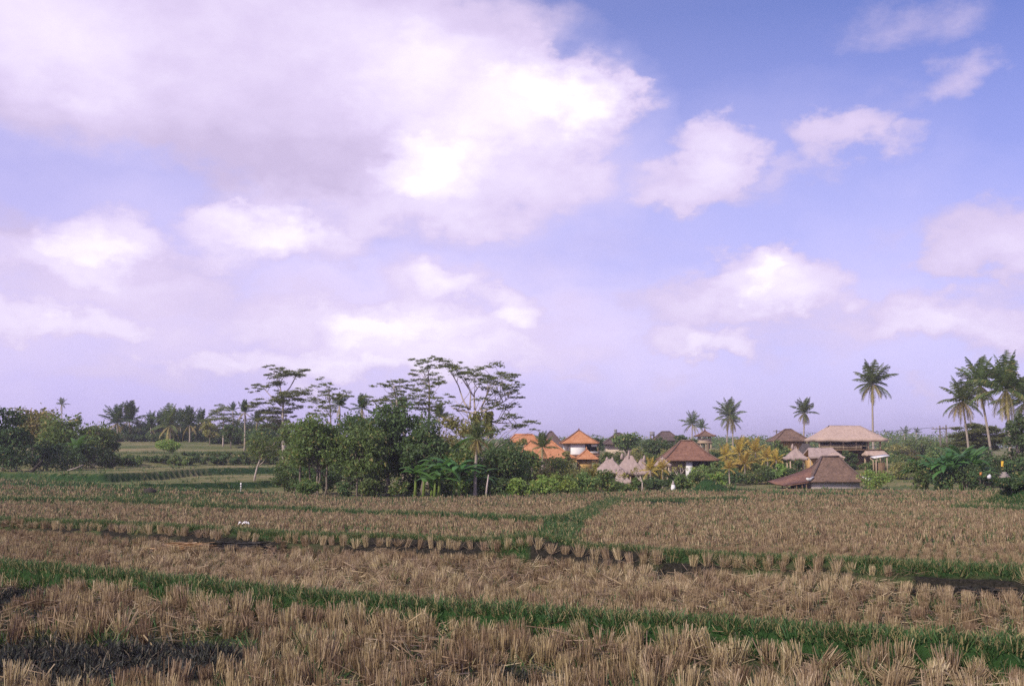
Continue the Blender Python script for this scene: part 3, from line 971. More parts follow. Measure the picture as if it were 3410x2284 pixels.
tree(768, 1408, 66, 165, 'dark ragged tree left of the slim bare-trunked palm', 'leaf_dark', n=1500, low=.25)
tree(870, 1420, 120, 152, 'dark green round tree behind the leaning slender tree', 'leaf_dark', n=2200, low=.05)
tree(935, 1420, 110, 158, 'dark tree behind the foot of the tall pale-trunked tree', 'leaf_dark', n=2000, low=.05)
tree(1010, 1430, 120, 150, 'dark tree filling the skyline between the two tall plumed trees', 'leaf_mid', n=2000, low=.05)
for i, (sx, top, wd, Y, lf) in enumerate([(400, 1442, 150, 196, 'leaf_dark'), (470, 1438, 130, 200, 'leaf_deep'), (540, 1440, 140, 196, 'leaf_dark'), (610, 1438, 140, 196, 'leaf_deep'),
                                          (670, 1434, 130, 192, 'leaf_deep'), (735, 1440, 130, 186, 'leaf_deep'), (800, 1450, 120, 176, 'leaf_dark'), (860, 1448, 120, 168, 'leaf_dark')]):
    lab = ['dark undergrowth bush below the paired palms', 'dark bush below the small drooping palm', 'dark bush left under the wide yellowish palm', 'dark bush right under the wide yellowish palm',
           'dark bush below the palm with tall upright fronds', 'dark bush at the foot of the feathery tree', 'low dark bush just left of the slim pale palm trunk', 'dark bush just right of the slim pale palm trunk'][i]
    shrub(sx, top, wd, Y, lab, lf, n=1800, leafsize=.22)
shrub(562, 1462, 84, 134, 'leafy bright bush standing alone in the middle of the terrace bank', 'leaf_light', n=1500, low=.15)
for i, (sx, top, wd, Y, lf) in enumerate([(640, 1512, 100, 133, 'leaf_dark'), (715, 1508, 110, 136, 'leaf_mid'), (785, 1505, 100, 138, 'leaf_mid'), (855, 1500, 100, 141, 'leaf_dark'), (500, 1516, 110, 126, 'leaf_dark'), (915, 1500, 90, 142, 'leaf_dark')]):
    lab = ['low dark bank bush right of the bright lone bush', 'low green bank bush below the feathery tree', 'low green bank bush below the slim palm trunk', 'low dark bank bush left of the tall pale trunk',
           'low dark bank bush left of the bright lone bush', 'low dark bush at the very foot of the tall pale trunk'][i]
    shrub(sx, top, wd, Y, lab, lf, n=1000, leafsize=.17)
for i, (sx, top, wd, Y, lf) in enumerate([(430, 1512, 130, 121, 'leaf_mid'), (545, 1514, 130, 126, 'leaf_dark'), (605, 1520, 120, 125, 'leaf_mid'), (680, 1518, 130, 129, 'leaf_dark'), (750, 1516, 130, 131, 'leaf_dark'), (820, 1514, 130, 133, 'leaf_mid'), (890, 1510, 120, 135, 'leaf_dark')]):
    shrub(sx, top, wd, Y, ['rough green bush on the terrace bank next to the left stand', 'rough dark bush on the bank just left below the lone bright bush', 'rough green bush on the bank just right below the lone bright bush', 'dark spreading bush low on the bank below the feathery tree',
          'dark spreading bush low on the bank left of the slim palm trunk', 'rough green bush low on the bank right of the slim palm trunk', 'dark rough bush on the bank behind the leaning slender tree'][i], lf, n=1600, leafsize=.16, stems=2)
tree(848, 1442, 140, 89, 'slender leaning tree with a thin crooked trunk right of the striped post', 'leaf_mid', 'bark_pale', n=1300, low=.45, lean=.2, depth=.7, name='leaning_tree', leafsize=.12)


def c3(x, y): return 800 + .3189 * x, 1180 + .3189 * y
def c4(x, y): return 1200 + .3252 * x, 1170 + .3252 * y


plate_tree(944, 140, 'tall tree with pale trunk and flat layered plumes, standing alone left of the copse', [(945, 1545), (943, 1450), (941, 1380), (943, 1310)],
           [(*c3(a, b), w * .40) for a, b, w in [(330, 130, 100), (300, 150, 90), (430, 160, 120), (500, 190, 150), (630, 150, 120), (600, 212, 150), (400, 213, 170), (250, 205, 60), (480, 218, 130), (160, 300, 120), (230, 335, 90), (340, 315, 150), (430, 302, 110), (115, 370, 120), (440, 390, 130), (600, 400, 190), (540, 420, 180),
                                                        (410, 440, 120), (560, 452, 180), (400, 482, 180), (200, 490, 120), (190, 522, 170), (480, 500, 170), (300, 505, 100), (320, 580, 160), (280, 600, 170), (420, 590, 150), (280, 650, 190), (350, 690, 210), (430, 725, 190), (300, 750, 150), (560, 560, 150), (500, 620, 160)]],
           stems=[[c3(440, 500), c3(420, 330), c3(390, 230)], [c3(440, 440), c3(520, 340), c3(575, 230)], [c3(430, 540), c3(330, 450), c3(250, 370)]], th=.30, leafsize=.15, depth=1.3, group='tall trees with flat layered plumes')
plate_tree(1098, 92, 'thin tall plumed tree with long sideways sprays at the left of the copse', [(1093, 1640), (1096, 1520), (1102, 1400), (1095, 1290)],
           [(*c3(a, b), w * .40) for a, b, w in [(850, 262, 90), (860, 300, 130), (770, 333, 140), (665, 350, 150), (920, 325, 100), (945, 372, 110), (860, 382, 110), (885, 425, 130), (975, 412, 110), (1060, 420, 130), (1125, 402, 120), (715, 472, 170), (805, 465, 130), (935, 470, 160), (1000, 450, 110), (800, 526, 160), (900, 510, 150),
                                                        (850, 570, 150), (935, 560, 150), (760, 600, 140), (965, 610, 150), (850, 620, 150)]],
           th=.13, vine=[(1093, 1500, 1600, 26), (1100, 1430, 1500, 14)], leafsize=.10, depth=.9, group='tall trees with flat layered plumes')
plate_tree(1322, 82, 'tall plumed tree with a long thin spray pointing left over the copse', [(1330, 1650), (1326, 1480), (1322, 1330), (1310, 1285)],
           [(*c4(a, b), w * .39) for a, b, w in [(290, 290, 100), (205, 345, 160), (285, 355, 120), (350, 322, 120), (440, 310, 120), (480, 332, 130), (400, 362, 180), (520, 367, 150), (360, 410, 140), (420, 402, 110), (230, 466, 160), (60, 485, 130), (280, 482, 140), (400, 450, 120), (120, 510, 150), (200, 520, 190), (350, 500, 190), (430, 500, 140)]],
           th=.12, leafsize=.10, depth=.8, group='tall trees with flat layered plumes')
plate_tree(1428, 86, 'tall slim tree with many stacked short plumes, in the middle of the copse skyline', [(1424, 1650), (1427, 1470), (1430, 1300), (1425, 1225)],
           [(*c4(a, b), w * .39) for a, b, w in [(570, 100, 110), (690, 95, 130), (580, 132, 110), (660, 140, 150), (740, 150, 110), (570, 186, 130), (640, 212, 180), (760, 222, 140), (540, 222, 100), (540, 286, 110), (620, 292, 140), (700, 312, 160), (800, 302, 150), (760, 342, 180), (840, 330, 100), (640, 335, 130), (560, 415, 150),
                                                        (640, 415, 220), (620, 440, 190), (720, 432, 110), (800, 490, 110), (760, 510, 140), (600, 500, 150), (650, 522, 170), (720, 546, 170), (770, 560, 100), (580, 552, 120), (640, 592, 160), (720, 602, 120)]],
           th=.15, leafsize=.10, depth=.8, group='tall trees with flat layered plumes')
plate_tree(1575, 79, 'largest plumed tree, its many stems spreading fan-like at the right of the copse', [c4(1180, 1500), c4(1175, 1100), c4(1180, 800), c4(1180, 600)],
           [(*c4(a, b), w * .40) for a, b, w in [(800, 75, 110), (840, 100, 160), (960, 120, 150), (1030, 142, 130), (900, 150, 180), (960, 172, 170), (870, 165, 140), (1050, 202, 180), (1000, 215, 170), (1130, 206, 160), (1190, 216, 180), (1090, 236, 190), (1170, 262, 200), (1270, 196, 150), (1380, 167, 180), (1290, 236, 190),
                                                        (1400, 240, 200), (1500, 222, 190), (1590, 226, 110), (1330, 280, 190), (1440, 286, 180), (1560, 292, 130), (1240, 322, 150), (1330, 320, 160), (1290, 362, 200), (1430, 345, 170), (1530, 347, 180), (1620, 352, 120), (1400, 390, 180), (1530, 392, 180), (1460, 412, 180), (1570, 422, 130),
                                                        (1240, 482, 140), (1360, 490, 120), (1610, 480, 140), (1400, 546, 200), (1580, 547, 140), (1480, 582, 170), (1330, 572, 170), (1500, 660, 180), (1600, 662, 170), (1470, 702, 140), (1560, 742, 170), (1700, 722, 180), (1640, 752, 170), (1760, 735, 150), (1790, 790, 100), (1400, 792, 170),
                                                        (910, 552, 140), (1040, 562, 140), (1010, 592, 110), (910, 440, 120)]],
           stems=[[c4(1110, 600), c4(1050, 500), c4(1000, 340), c4(945, 240)], [c4(1120, 600), c4(1130, 430), c4(1070, 280)], [c4(1170, 600), c4(1165, 430), c4(1230, 330)], [c4(1230, 600), c4(1300, 430), c4(1330, 340)], [c4(1240, 620), c4(1400, 560), c4(1520, 480)],
                  [c4(1200, 700), c4(1400, 730), c4(1600, 740)], [c4(1190, 640), c4(1000, 600), c4(930, 570)]],
           th=.20, vine=[(c4(1190, 0)[0], 1372, 1470, 42), (c4(1310, 0)[0], 1372, 1450, 34)], leafsize=.10, depth=1.0, group='tall trees with flat layered plumes')

for sx, top, wd, Y, lf, lab in [(410, 1412, 150, 209, 'leaf_deep', 'dark tree behind the paired palms'), (480, 1414, 150, 210, 'leaf_dark', 'dark tree behind the upright parted palm'), (535, 1412, 150, 209, 'leaf_dark', 'dark tree left behind the wide yellowish palm'), (600, 1412, 150, 210, 'leaf_deep', 'dark tree right behind the wide yellowish palm'),
                                (665, 1410, 150, 209, 'leaf_deep', 'dark tree right of the palm with tall upright fronds'), (720, 1410, 140, 206, 'leaf_deep', 'dark tree behind the feathery tree'), (800, 1402, 140, 208, 'leaf_dark', 'dark tree behind the slim bare-trunked palm'), (900, 1402, 130, 178, 'leaf_dark', 'dark tree left behind the tall pale-trunked plumed tree')]:
    tree(sx, top, wd, Y, lab, lf, n=3000, low=.03, leafsize=.22)
for sx, row, wd, Y, lab, up in [(600, 1412, 84, 204, 'palm squeezed between the wide yellowish palm and its upright neighbour', .8), (670, 1408, 80, 202, 'palm left of the narrow tree with drooping sprays', .7), (535, 1418, 80, 206, 'dark palm left of the wide yellowish palm', .9)]:
    palm(sx, row, wd, Y, lab, nf=18, olds=3, nl=18, upright=up, leaf='palm_dark', group='palms along the terraces at the left')

# ------------------------------------------------------------------ the copse in the middle
palm(1132, 1352, 80, 100, 'dark palm crown rising behind the left part of the copse', nf=18, olds=1, upright=.5, leaf='palm_dark')
palm(1205, 1360, 84, 98, 'dark drooping palm crown behind the middle of the copse', nf=18, olds=2, upright=.4, leaf='palm_dark')
palm(1345, 1356, 74, 96, 'dark palm crown beside the trunk of the long-sprayed plumed tree', nf=18, olds=0, upright=.6, leaf='palm_dark')
palm(1462, 1392, 90, 130, 'blue-green palm showing spiky fronds between the plumed trees', nf=18, olds=0, upright=.9)
tree(985, 1360, 140, 84, 'tall ragged bush-tree at the left front of the copse', 'leaf_mid', n=4200, low=.06, leafsize=.13)
tree(1052, 1372, 190, 70, 'multi-stemmed bushy tree with bare thin stems at the left of the copse', 'leaf_mid', n=6000, low=.22, stems=5, leafsize=.12)
tree(1170, 1352, 210, 83, 'dense dark tree behind the vine-covered trunk', 'leaf_dark', n=5200, low=.04, leafsize=.14)
tree(1292, 1314, 320, 72, 'biggest dark broad-crowned tree in the heart of the copse', 'leaf_dark', n=11000, low=.12, leafsize=.13, depth=.6, clumps=60, cl=.22)
tree(1205, 1410, 210, 70, 'mid green bushy tree left under the biggest dark tree', 'leaf_mid', n=5000, low=.16, leafsize=.12, stems=2)
tree(1410, 1400, 190, 70.5, 'dark green tree right under the biggest dark tree', 'leaf_dark', n=4800, low=.14, leafsize=.12)
tree(1500, 1380, 190, 76, 'yellow-green tree between the slim plumed tree and the fan-like plumed tree', 'leaf_olive', n=5200, low=.1, leafsize=.12)
tree(1540, 1455, 160, 70, 'olive bush-tree below the yellow-green tree', 'leaf_mid', n=4200, low=.06, leafsize=.12)
for sx, top, wd, Y, lf, lab in [(965, 1520, 110, 74, 'leaf_dark', 'dark ragged bush at the outer left edge of the copse, by the short white post'), (1035, 1585, 80, 67, 'leaf_mid', 'low green bush among the bare thin stems of the copse'), (1240, 1590, 90, 67, 'leaf_mid', 'low green bush at the front of the copse left of the biggest tree trunk')]:
    shrub(sx, top, wd, Y, lab, lf, n=1600, leafsize=.1)
shrub(1142, 1598, 66, 66, 'small dark round bush at the foot of the vine-covered trunk', 'leaf_dark', n=900, leafsize=.09)
shrub(1330, 1585, 70, 69, 'small grey-green bush below the biggest dark tree', 'leaf_mid', n=800, leafsize=.09)
G = 'banana plants at the front of the copse'
for i, (sx, L, Y) in enumerate([(1410, 95, 67), (1462, 110, 65), (1512, 115, 66), (1552, 90, 67), (1500, 150, 72), (1440, 90, 70)]):
    banana(sx, 0, L, Y, ['short banana plant at the left end of the banana clump', 'dark big-leaved banana plant at the front of the copse', 'big banana plant with arching leaves left of the ragged-crowned palm',
                         'banana plant directly at the foot of the ragged-crowned palm', 'tallest banana plant with one raised leaf behind the banana clump', 'banana plant half hidden behind the left banana clump'][i], 9, group=G, stems=2)
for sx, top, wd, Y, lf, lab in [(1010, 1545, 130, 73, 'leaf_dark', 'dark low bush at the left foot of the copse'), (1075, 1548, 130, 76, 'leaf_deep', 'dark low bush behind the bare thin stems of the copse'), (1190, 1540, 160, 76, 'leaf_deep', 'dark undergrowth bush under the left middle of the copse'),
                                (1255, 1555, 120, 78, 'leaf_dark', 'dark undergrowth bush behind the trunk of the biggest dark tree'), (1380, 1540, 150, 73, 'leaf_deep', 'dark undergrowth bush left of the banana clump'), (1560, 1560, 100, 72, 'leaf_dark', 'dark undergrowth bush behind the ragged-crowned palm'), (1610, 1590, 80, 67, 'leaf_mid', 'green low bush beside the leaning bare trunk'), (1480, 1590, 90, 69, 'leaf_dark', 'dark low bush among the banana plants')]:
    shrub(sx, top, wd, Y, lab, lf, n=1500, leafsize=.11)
palm(1588, 1462, 105, 66, 'palm with a pale bare trunk and hanging dead fronds at the front of the copse', lean=-6, nf=16, olds=14, upright=.3, th=.12)
MB().tube([(0, 0, -.2), (.06, 0, .6), (.17, .05, 1.45)], [.07, .06, .035], 6).build('trunk', M['bark_pale'], tag(empty('dead_trunk', (XS(1618, 64), 64, tz(XS(1618, 64), 64))), 'short leaning bare pale tree trunk at the right front of the copse', 'dead trunk'))
tree(1668, 1478, 190, 71, 'dark rounded tree at the right end of the copse', 'leaf_dark', n=5000, low=.04, leafsize=.12)
tree(1735, 1452, 84, 96, 'yellowish leafy tree in front of the orange roofs', 'leaf_olive', n=1900, low=.1, leafsize=.14)
tree(1700, 1440, 80, 110, 'small dark tree at the left end of the orange roofs', 'leaf_dark', n=1400, low=.1, leafsize=.15)
palm(1806, 1490, 92, 106, 'young palm with tall straight fronds in front of the orange hipped roof', nf=18, olds=5, upright=1.0, leaf='palm')
tree(1770, 1500, 90, 92, 'leafy bush-tree left of the young palm by the orange roof', 'leaf_mid', n=1700, low=.05, leafsize=.13)
for i, (sx, top, wd, Y, lf) in enumerate([(1735, 1590, 100, 66, 'leaf_light'), (1800, 1578, 100, 68, 'leaf_light'), (1865, 1572, 110, 70, 'leaf_light'), (1935, 1566, 110, 73, 'leaf_mid'), (2010, 1566, 100, 77, 'leaf_mid'),
                                          (1850, 1520, 120, 88, 'leaf_mid'), (1920, 1535, 110, 92, 'leaf_olive'), (1960, 1560, 70, 84, 'leaf_yellow'), (1680, 1600, 90, 66, 'leaf_dark'), (2060, 1600, 70, 82, 'leaf_mid')]):
    lab = ['low bright bush at the left end of the hedge row before the village', 'bright green bush second in the hedge row before the village', 'bright green bush in the middle of the hedge row, below the small orange pavilion', 'green bush in the hedge row left of the thatched huts',
           'dark green bush right at the foot of the front thatched roof', 'tall bush just below the right corner of the orange hipped roof', 'olive bush below the yellow-walled pavilion', 'yellow-flecked bush left below the thatched huts',
           'dark low bush at the right foot of the copse', 'small bush before the little straw-coloured jar by the huts'][i]
    shrub(sx, top, wd, Y, lab, lf, n=1700, leafsize=.11)
# ------------------------------------------------------------------ village greenery
tree(2086, 1434, 84, 162, 'round clipped-looking dark green tree behind the thatched huts', 'leaf_mid', n=2600, low=.35, leafsize=.2, cl=.4, clumps=40)
tree(2122, 1474, 56, 141, 'yellow-green cone-shaped tree behind the thatched huts', 'leaf_olive', n=1700, low=.05, shape=.35, leafsize=.16)
tree(1993, 1452, 40, 166, 'small dark tree right of the white two-storey house', 'leaf_dark', n=1100, low=.2, leafsize=.2)
tree(2195, 1456, 120, 152, 'dark spreading tree left above the large brown roof', 'leaf_dark', n=2600, low=.1, leafsize=.2)
tree(2272, 1440, 54, 172, 'dark tree between the far brown roof and the small watch tower', 'leaf_dark', n=1200, low=.1, leafsize=.22)
tree(2316, 1452, 60, 168, 'dark tree right behind the small watch tower', 'leaf_dark', n=1200, low=.05, leafsize=.22)
tree(2040, 1500, 90, 132, 'leafy bush-tree right of the small orange pavilion', 'leaf_mid', n=1500, low=.05, leafsize=.15)
tree(2110, 1508, 90, 134, 'olive bush-tree behind the middle thatched hut', 'leaf_olive', n=1400, low=.05, leafsize=.15)
tree(2170, 1500, 70, 130, 'green tree at the left foot of the large brown roof', 'leaf_mid', n=1200, low=.05, leafsize=.15)
palm(2305, 1412, 76, 240, 'small palm left behind the watch tower', nf=18, olds=4, nl=16, th=.2)
palm(2338, 1424, 52, 230, 'small dark palm right behind the watch tower roof', nf=16, olds=0, nl=14, upright=.6, th=.2)
palm(2428, 1384, 104, 236, 'front one of the twin palms right of the watch tower, with a full round crown', lean=-8, nf=24, olds=7, th=.2, nl=22)
palm(2440, 1404, 76, 243, 'lower one of the twin palms right of the watch tower, half hidden by the other', lean=2, nf=16, olds=6, th=.2, nl=18)
G = 'golden-leaved garden palms of the village'
for i, (sx, row, wd, Y) in enumerate([(2165, 1566, 78, 100), (2206, 1562, 66, 104), (2462, 1508, 92, 122), (2515, 1506, 92, 124), (2556, 1524, 70, 118), (2584, 1532, 66, 116), (2480, 1545, 80, 116), (2418, 1520, 76, 126), (2428, 1560, 56, 108)]):
    palm(sx, row, wd, Y, ['golden garden palm in front of the middle thatched hut', 'golden garden palm in front of the little pointed thatch', 'tall golden palm below the twin coconut palms', 'golden palm left below the small brown house on the rise',
                          'golden palm left of the pointed thatched hut', 'golden palm closest to the pointed thatched hut', 'low golden palm with dark leaves under it, in the garden middle', 'golden palm at the right end of the large brown roof', 'small golden palm low in the garden right of the white gatepost'][i],
         leaf='palm_gold', old='palm_gold', nf=13, olds=3, upright=.45, name='golden_palm', group=G, th=.09, nl=16)
tree(2488, 1446, 76, 150, 'leafy tree rising behind the golden palms', 'leaf_olive', n=1700, low=.05, leafsize=.18)
tree(2590, 1462, 80, 140, 'dark leafy tree covering the left side of the small brown house', 'leaf_mid', n=1500, low=.05, leafsize=.17)
tree(2395, 1492, 90, 138, 'olive bush-tree behind the right end of the large brown roof', 'leaf_olive', n=1400, low=.05, leafsize=.16)
for i, (sx, top, wd, Y, lf) in enumerate([(2262, 1585, 70, 84, 'leaf_mid'), (2318, 1570, 90, 86, 'leaf_mid'), (2375, 1568, 80, 88, 'leaf_light'), (2350, 1545, 110, 98, 'leaf_mid'), (2440, 1560, 90, 112, 'leaf_dark'), (2505, 1556, 90, 114, 'leaf_mid'),
                                          (2560, 1556, 90, 114, 'leaf_dark'), (2610, 1545, 80, 116, 'leaf_dark'), (2120, 1595, 70, 90, 'leaf_mid'), (2180, 1590, 80, 94, 'leaf_dark'), (2235, 1570, 70, 104, 'leaf_dark'), (2535, 1490, 110, 134, 'leaf_olive'), (2440, 1490, 90, 136, 'leaf_olive')]):
    lab = ['small green bush right of the white gatepost', 'bright green bush behind the grassy mound', 'light green bush right behind the grassy mound', 'bush under the veranda of the large brown-roofed house', 'dark bush with thin stems in the garden, left one', 'green bush with thin stems in the garden, middle one',
           'dark bush in the garden left of the hut roof', 'dark bush under the pointed thatched hut', 'small bush in front of the middle thatched hut', 'dark bush below the golden palm and the little pointed thatch', 'dark bush left under the brown veranda', 'olive bush below the small brown house', 'olive bush among the golden palms, at the back'][i]
    shrub(sx, top, wd, Y, lab, lf, n=1200, leafsize=.13)


for sx, top, wd, Y, lf, lab in [(1790, 1545, 100, 84, 'leaf_olive', 'olive bush with pinkish twigs under the young palm by the orange roof'), (1725, 1530, 110, 82, 'leaf_dark', 'dark bush between the copse and the orange hipped roof'), (1985, 1540, 60, 100, 'leaf_yellow', 'yellow-green bush right of the yellow-walled pavilion'),
                                (2150, 1470, 70, 160, 'leaf_mid', 'green tree between the cone-shaped tree and the dark spreading tree'), (2230, 1490, 90, 140, 'leaf_olive', 'olive tree close behind the left slope of the large brown roof'), (2405, 1530, 80, 116, 'leaf_mid', 'green bush at the right end of the brown veranda'),
                                (2460, 1535, 100, 119, 'leaf_olive', 'olive bush under the tall golden palm'), (2530, 1540, 90, 118, 'leaf_mid', 'green bush under the golden palms of the garden middle'), (2600, 1500, 90, 128, 'leaf_mid', 'green bush on the slope left of the conical hut'), (2560, 1478, 90, 142, 'leaf_olive', 'olive bush-tree left of the small brown house'),
                                (2650, 1530, 70, 112, 'leaf_dark', 'dark bush just under the eaves of the conical hut'), (2990, 1478, 110, 170, 'leaf_olive', 'olive tree at the left of the right-hand tree mass'), (2950, 1490, 80, 160, 'leaf_mid', 'green tree close right of the long hall'), (2870, 1500, 60, 140, 'leaf_dark', 'dark tree under the right end of the long hall'),
                                (3180, 1480, 120, 150, 'leaf_mid', 'broad green tree right below the power poles'), (2365, 1500, 60, 130, 'leaf_dark', 'dark bush below the watch tower legs')]:
    tree(sx, top, wd, Y, lab, lf, n=1700, low=.03, leafsize=.0013 * Y, name='bush_tree', stems=2)


def bare_tree(sx, Y, h, label):
    R = R_(nseed()); x = XS(sx, Y)
    root = empty('frangipani', (x, Y, tz(x, Y))); tag(root, label, 'tree')
    mb = MB(); lb = MB()

    def grow(p, d, L, r, k):
        q = p + d * L
        mb.tube([p, (p + q) / 2 + R.normal(0, .03, 3), q], [r, r * .85, r * .7], 5)
        if k == 0:
            leafs(lb, q + R.normal(0, .1, (9, 3)), .11, None, .4, 0, 0, R); return
        for s in range(2 + (R.uniform() < .4)):
            grow(q, unit(d + R.normal(0, .55, 3) * np.array((1, 1, .3)) + np.array((0, 0, .25))), L * .72, r * .68, k - 1)
    grow(np.array((0, 0, -.1)), unit(np.array((R.normal(0, .15), 0, 1))), h * .42, .075, 3)
    mb.build('trunk', M['bark_pale'], root); lb.build('leaves', M['leaf_yellow'], root)


bare_tree(2060, 84, 1.5, 'small forked pale frangipani in front of the lowest thatched roof')
bare_tree(2136, 88, 2.0, 'pale forked frangipani in front of the middle thatched hut')
bare_tree(2262, 92, 2.2, 'frangipani with a crooked pale trunk left of the white veranda pillar')

# ------------------------------------------------------------------ right side
palm(2680, 1374, 88, 170, 'palm left of the long thatched hall, with hanging lower fronds', lean=-4, nf=20, olds=8, th=.17)
palm(2906, 1278, 136, 150, 'tall lone palm rising behind the right end of the long thatched hall', lean=3, nf=26, olds=9, th=.19, nl=28)
palm(3206, 1336, 150, 108, 'leftmost and lowest of the large palms at the right, its trunk leaning', lean=26, nf=22, olds=10, th=.15, nl=28)
palm(3262, 1284, 170, 116, 'middle one of the large palms at the right, crown tangled with its taller neighbour', lean=44, nf=24, olds=9, th=.17, nl=28)
palm(3350, 1296, 205, 100, 'tallest and fullest palm at the right, with a broad dark crown', lean=16, nf=28, olds=9, th=.2, nl=30, upright=.2)
palm(3412, 1340, 190, 112, 'palm cut by the right edge of the view', lean=6, nf=24, olds=5, th=.18, nl=26)
for sx, row, wd, Y, lab in [(2966, 1450, 28, 420, 'tiny far palm just right of the long thatched hall'), (3014, 1442, 44, 330, 'small far palm above the right-hand treetops'), (3052, 1440, 34, 360, 'tiny far palm between the small far palm and the power poles')]:
    palm(sx, row, wd, Y, lab, nf=14, olds=1, nl=12, th=.25)
tree(2970, 1476, 90, 205, 'pale hazy tree right of the long thatched hall', 'leaf_mid', n=1300, low=.05, leafsize=.26)
tree(3060, 1462, 150, 195, 'broad tree mass left of the power poles', 'leaf_mid', n=2400, low=.05, leafsize=.25)
tree(3150, 1472, 120, 180, 'tree mass directly behind the power poles', 'leaf_mid', n=2000, low=.05, leafsize=.23)
tree(3020, 1498, 130, 160, 'lower leafy tree between the hall and the power poles', 'leaf_olive', n=1900, low=.03, leafsize=.2)
tree(3110, 1505, 120, 140, 'green tree below the power poles', 'leaf_mid', n=1900, low=.03, leafsize=.18)
plate_tree(3265, 140, 'wide flat-topped tree behind the trunks of the large palms', [(3262, 1560), (3262, 1490), (3268, 1440)],
           [(3265, 1422, 90), (3215, 1440, 80), (3310, 1432, 90), (3345, 1445, 80), (3190, 1455, 60), (3250, 1440, 120), (3290, 1455, 120), (3230, 1465, 110), (3330, 1465, 100), (3190, 1475, 70), (3275, 1478, 120)], th=.22, leafsize=.2, dens=1.3, bark='bark', name='flat_topped_tree')
tree(3385, 1350, 120, 96, 'large dark tree at the right edge behind the tallest palm', 'leaf_dark', n=4200, low=.02, leafsize=.15)
tree(3300, 1490, 120, 106, 'dark bushy tree below the trunks of the large palms', 'leaf_dark', n=2400, low=.03, leafsize=.14)
tree(3220, 1505, 110, 112, 'green bushy tree below the leftmost large palm', 'leaf_mid', n=2200, low=.03, leafsize=.14)
tree(3385, 1500, 90, 90, 'dark bush-tree at the right edge behind the grassy bank', 'leaf_dark', n=2400, low=.03, leafsize=.13)
G = 'broad-leaved plants left of the grassy bank at the right'
for i, (sx, L, Y) in enumerate([(3065, 80, 90), (3110, 85, 88), (3155, 95, 87), (3205, 100, 88), (3250, 80, 87), (3130, 70, 95), (3200, 110, 94)]):
    banana(sx, 0, L, Y, ['broad-leaved plant at the left end of the leafy clump', 'low broad-leaved plant second in the leafy clump', 'broad-leaved plant in the middle front of the leafy clump', 'broad-leaved plant with slanting leaves below the leftmost large palm', 'broad-leaved plant left of the white bundle',
                         'broad-leaved plant behind the left of the leafy clump', 'tall plant with long slanting bright leaves in the leafy clump'][i], 10, group=G, stems=3, name='broad_leaved_plant', cat='plant', up=.2)
for i, (sx, top, wd, Y, lf) in enumerate([(3060, 1528, 110, 89, 'leaf_mid'), (3140, 1532, 120, 87, 'leaf_dark'), (3215, 1540, 110, 86, 'leaf_dark'), (3275, 1560, 90, 84, 'leaf_dark'), (2915, 1566, 112, 99, 'leaf_light'), (2985, 1512, 90, 140, 'leaf_mid'),
                                          (2900, 1528, 70, 124, 'leaf_mid'), (3000, 1535, 80, 120, 'leaf_olive'), (3390, 1560, 80, 72, 'leaf_dark')]):
    lab = ['leafy shrub at the left of the right-hand clump', 'dark shrub in the middle of the right-hand clump', 'dark shrub under the slanting leaves of the right-hand clump', 'dark shrub below the white bundle', 'bright bush leaning on the right corner of the brown tiled hut', 'green shrub on the slope right of the hall',
           'shrub under the slanting white panel', 'olive shrub on the rise right of the hut', 'dark shrub right on top of the bank at the right edge'][i]
    shrub(sx, top, wd, Y, lab, lf, n=1500, leafsize=.12)
tree(2828, 1492, 70, 118, 'dark tree standing before the lower floor of the long thatched hall', 'leaf_dark', n=1900, low=.1, leafsize=.14)
tree(2740, 1545, 0.1 + 50, 125, 'small bush beside the lower thatched roof', 'leaf_mid', n=700, low=.05, leafsize=.14)

tree(3376, 1592, 170, 50.5, 'dark dense bush covering the grassy bank at the right edge', 'leaf_deep', n=5200, low=.0, leafsize=.075, clumps=40, stems=3, name='shrub', cat='shrub')
for sx, top, wd, Y, lf, lab in [(1690, 1545, 120, 76, 'leaf_mid', 'green bush filling the gap below the dark rounded tree of the copse'), (1620, 1500, 120, 80, 'leaf_olive', 'olive bush-tree behind the leaning bare trunk'), (1640, 1410, 110, 90, 'leaf_mid', 'leafy tree under the right sprays of the fan-like plumed tree'), (1560, 1400, 90, 84, 'leaf_dark', 'dark tree close behind the vine-clad stems'),
                                (1100, 1400, 120, 86, 'leaf_mid', 'green tree close behind the thin plumed tree at the left of the copse'), (2060, 1540, 60, 112, 'leaf_yellow', 'yellow-green bush between the left two thatched huts'), (2190, 1545, 80, 108, 'leaf_olive', 'olive bush below the little pointed thatch'), (2330, 1540, 80, 108, 'leaf_light', 'light bush in front of the brown veranda'),
                                (2500, 1520, 110, 122, 'leaf_yellow', 'yellow-green bush among the golden palms, in front'), (2440, 1530, 80, 118, 'leaf_yellow', 'yellow bush left below the tall golden palm'), (2590, 1535, 70, 114, 'leaf_light', 'light green bush left of the conical hut'), (1880, 1500, 70, 110, 'leaf_olive', 'olive bush-tree at the right corner of the orange hipped roof')]:
    tree(sx, top, wd, Y, lab, lf, n=2200, low=.03, leafsize=.0013 * Y, name='bush_tree', stems=2)

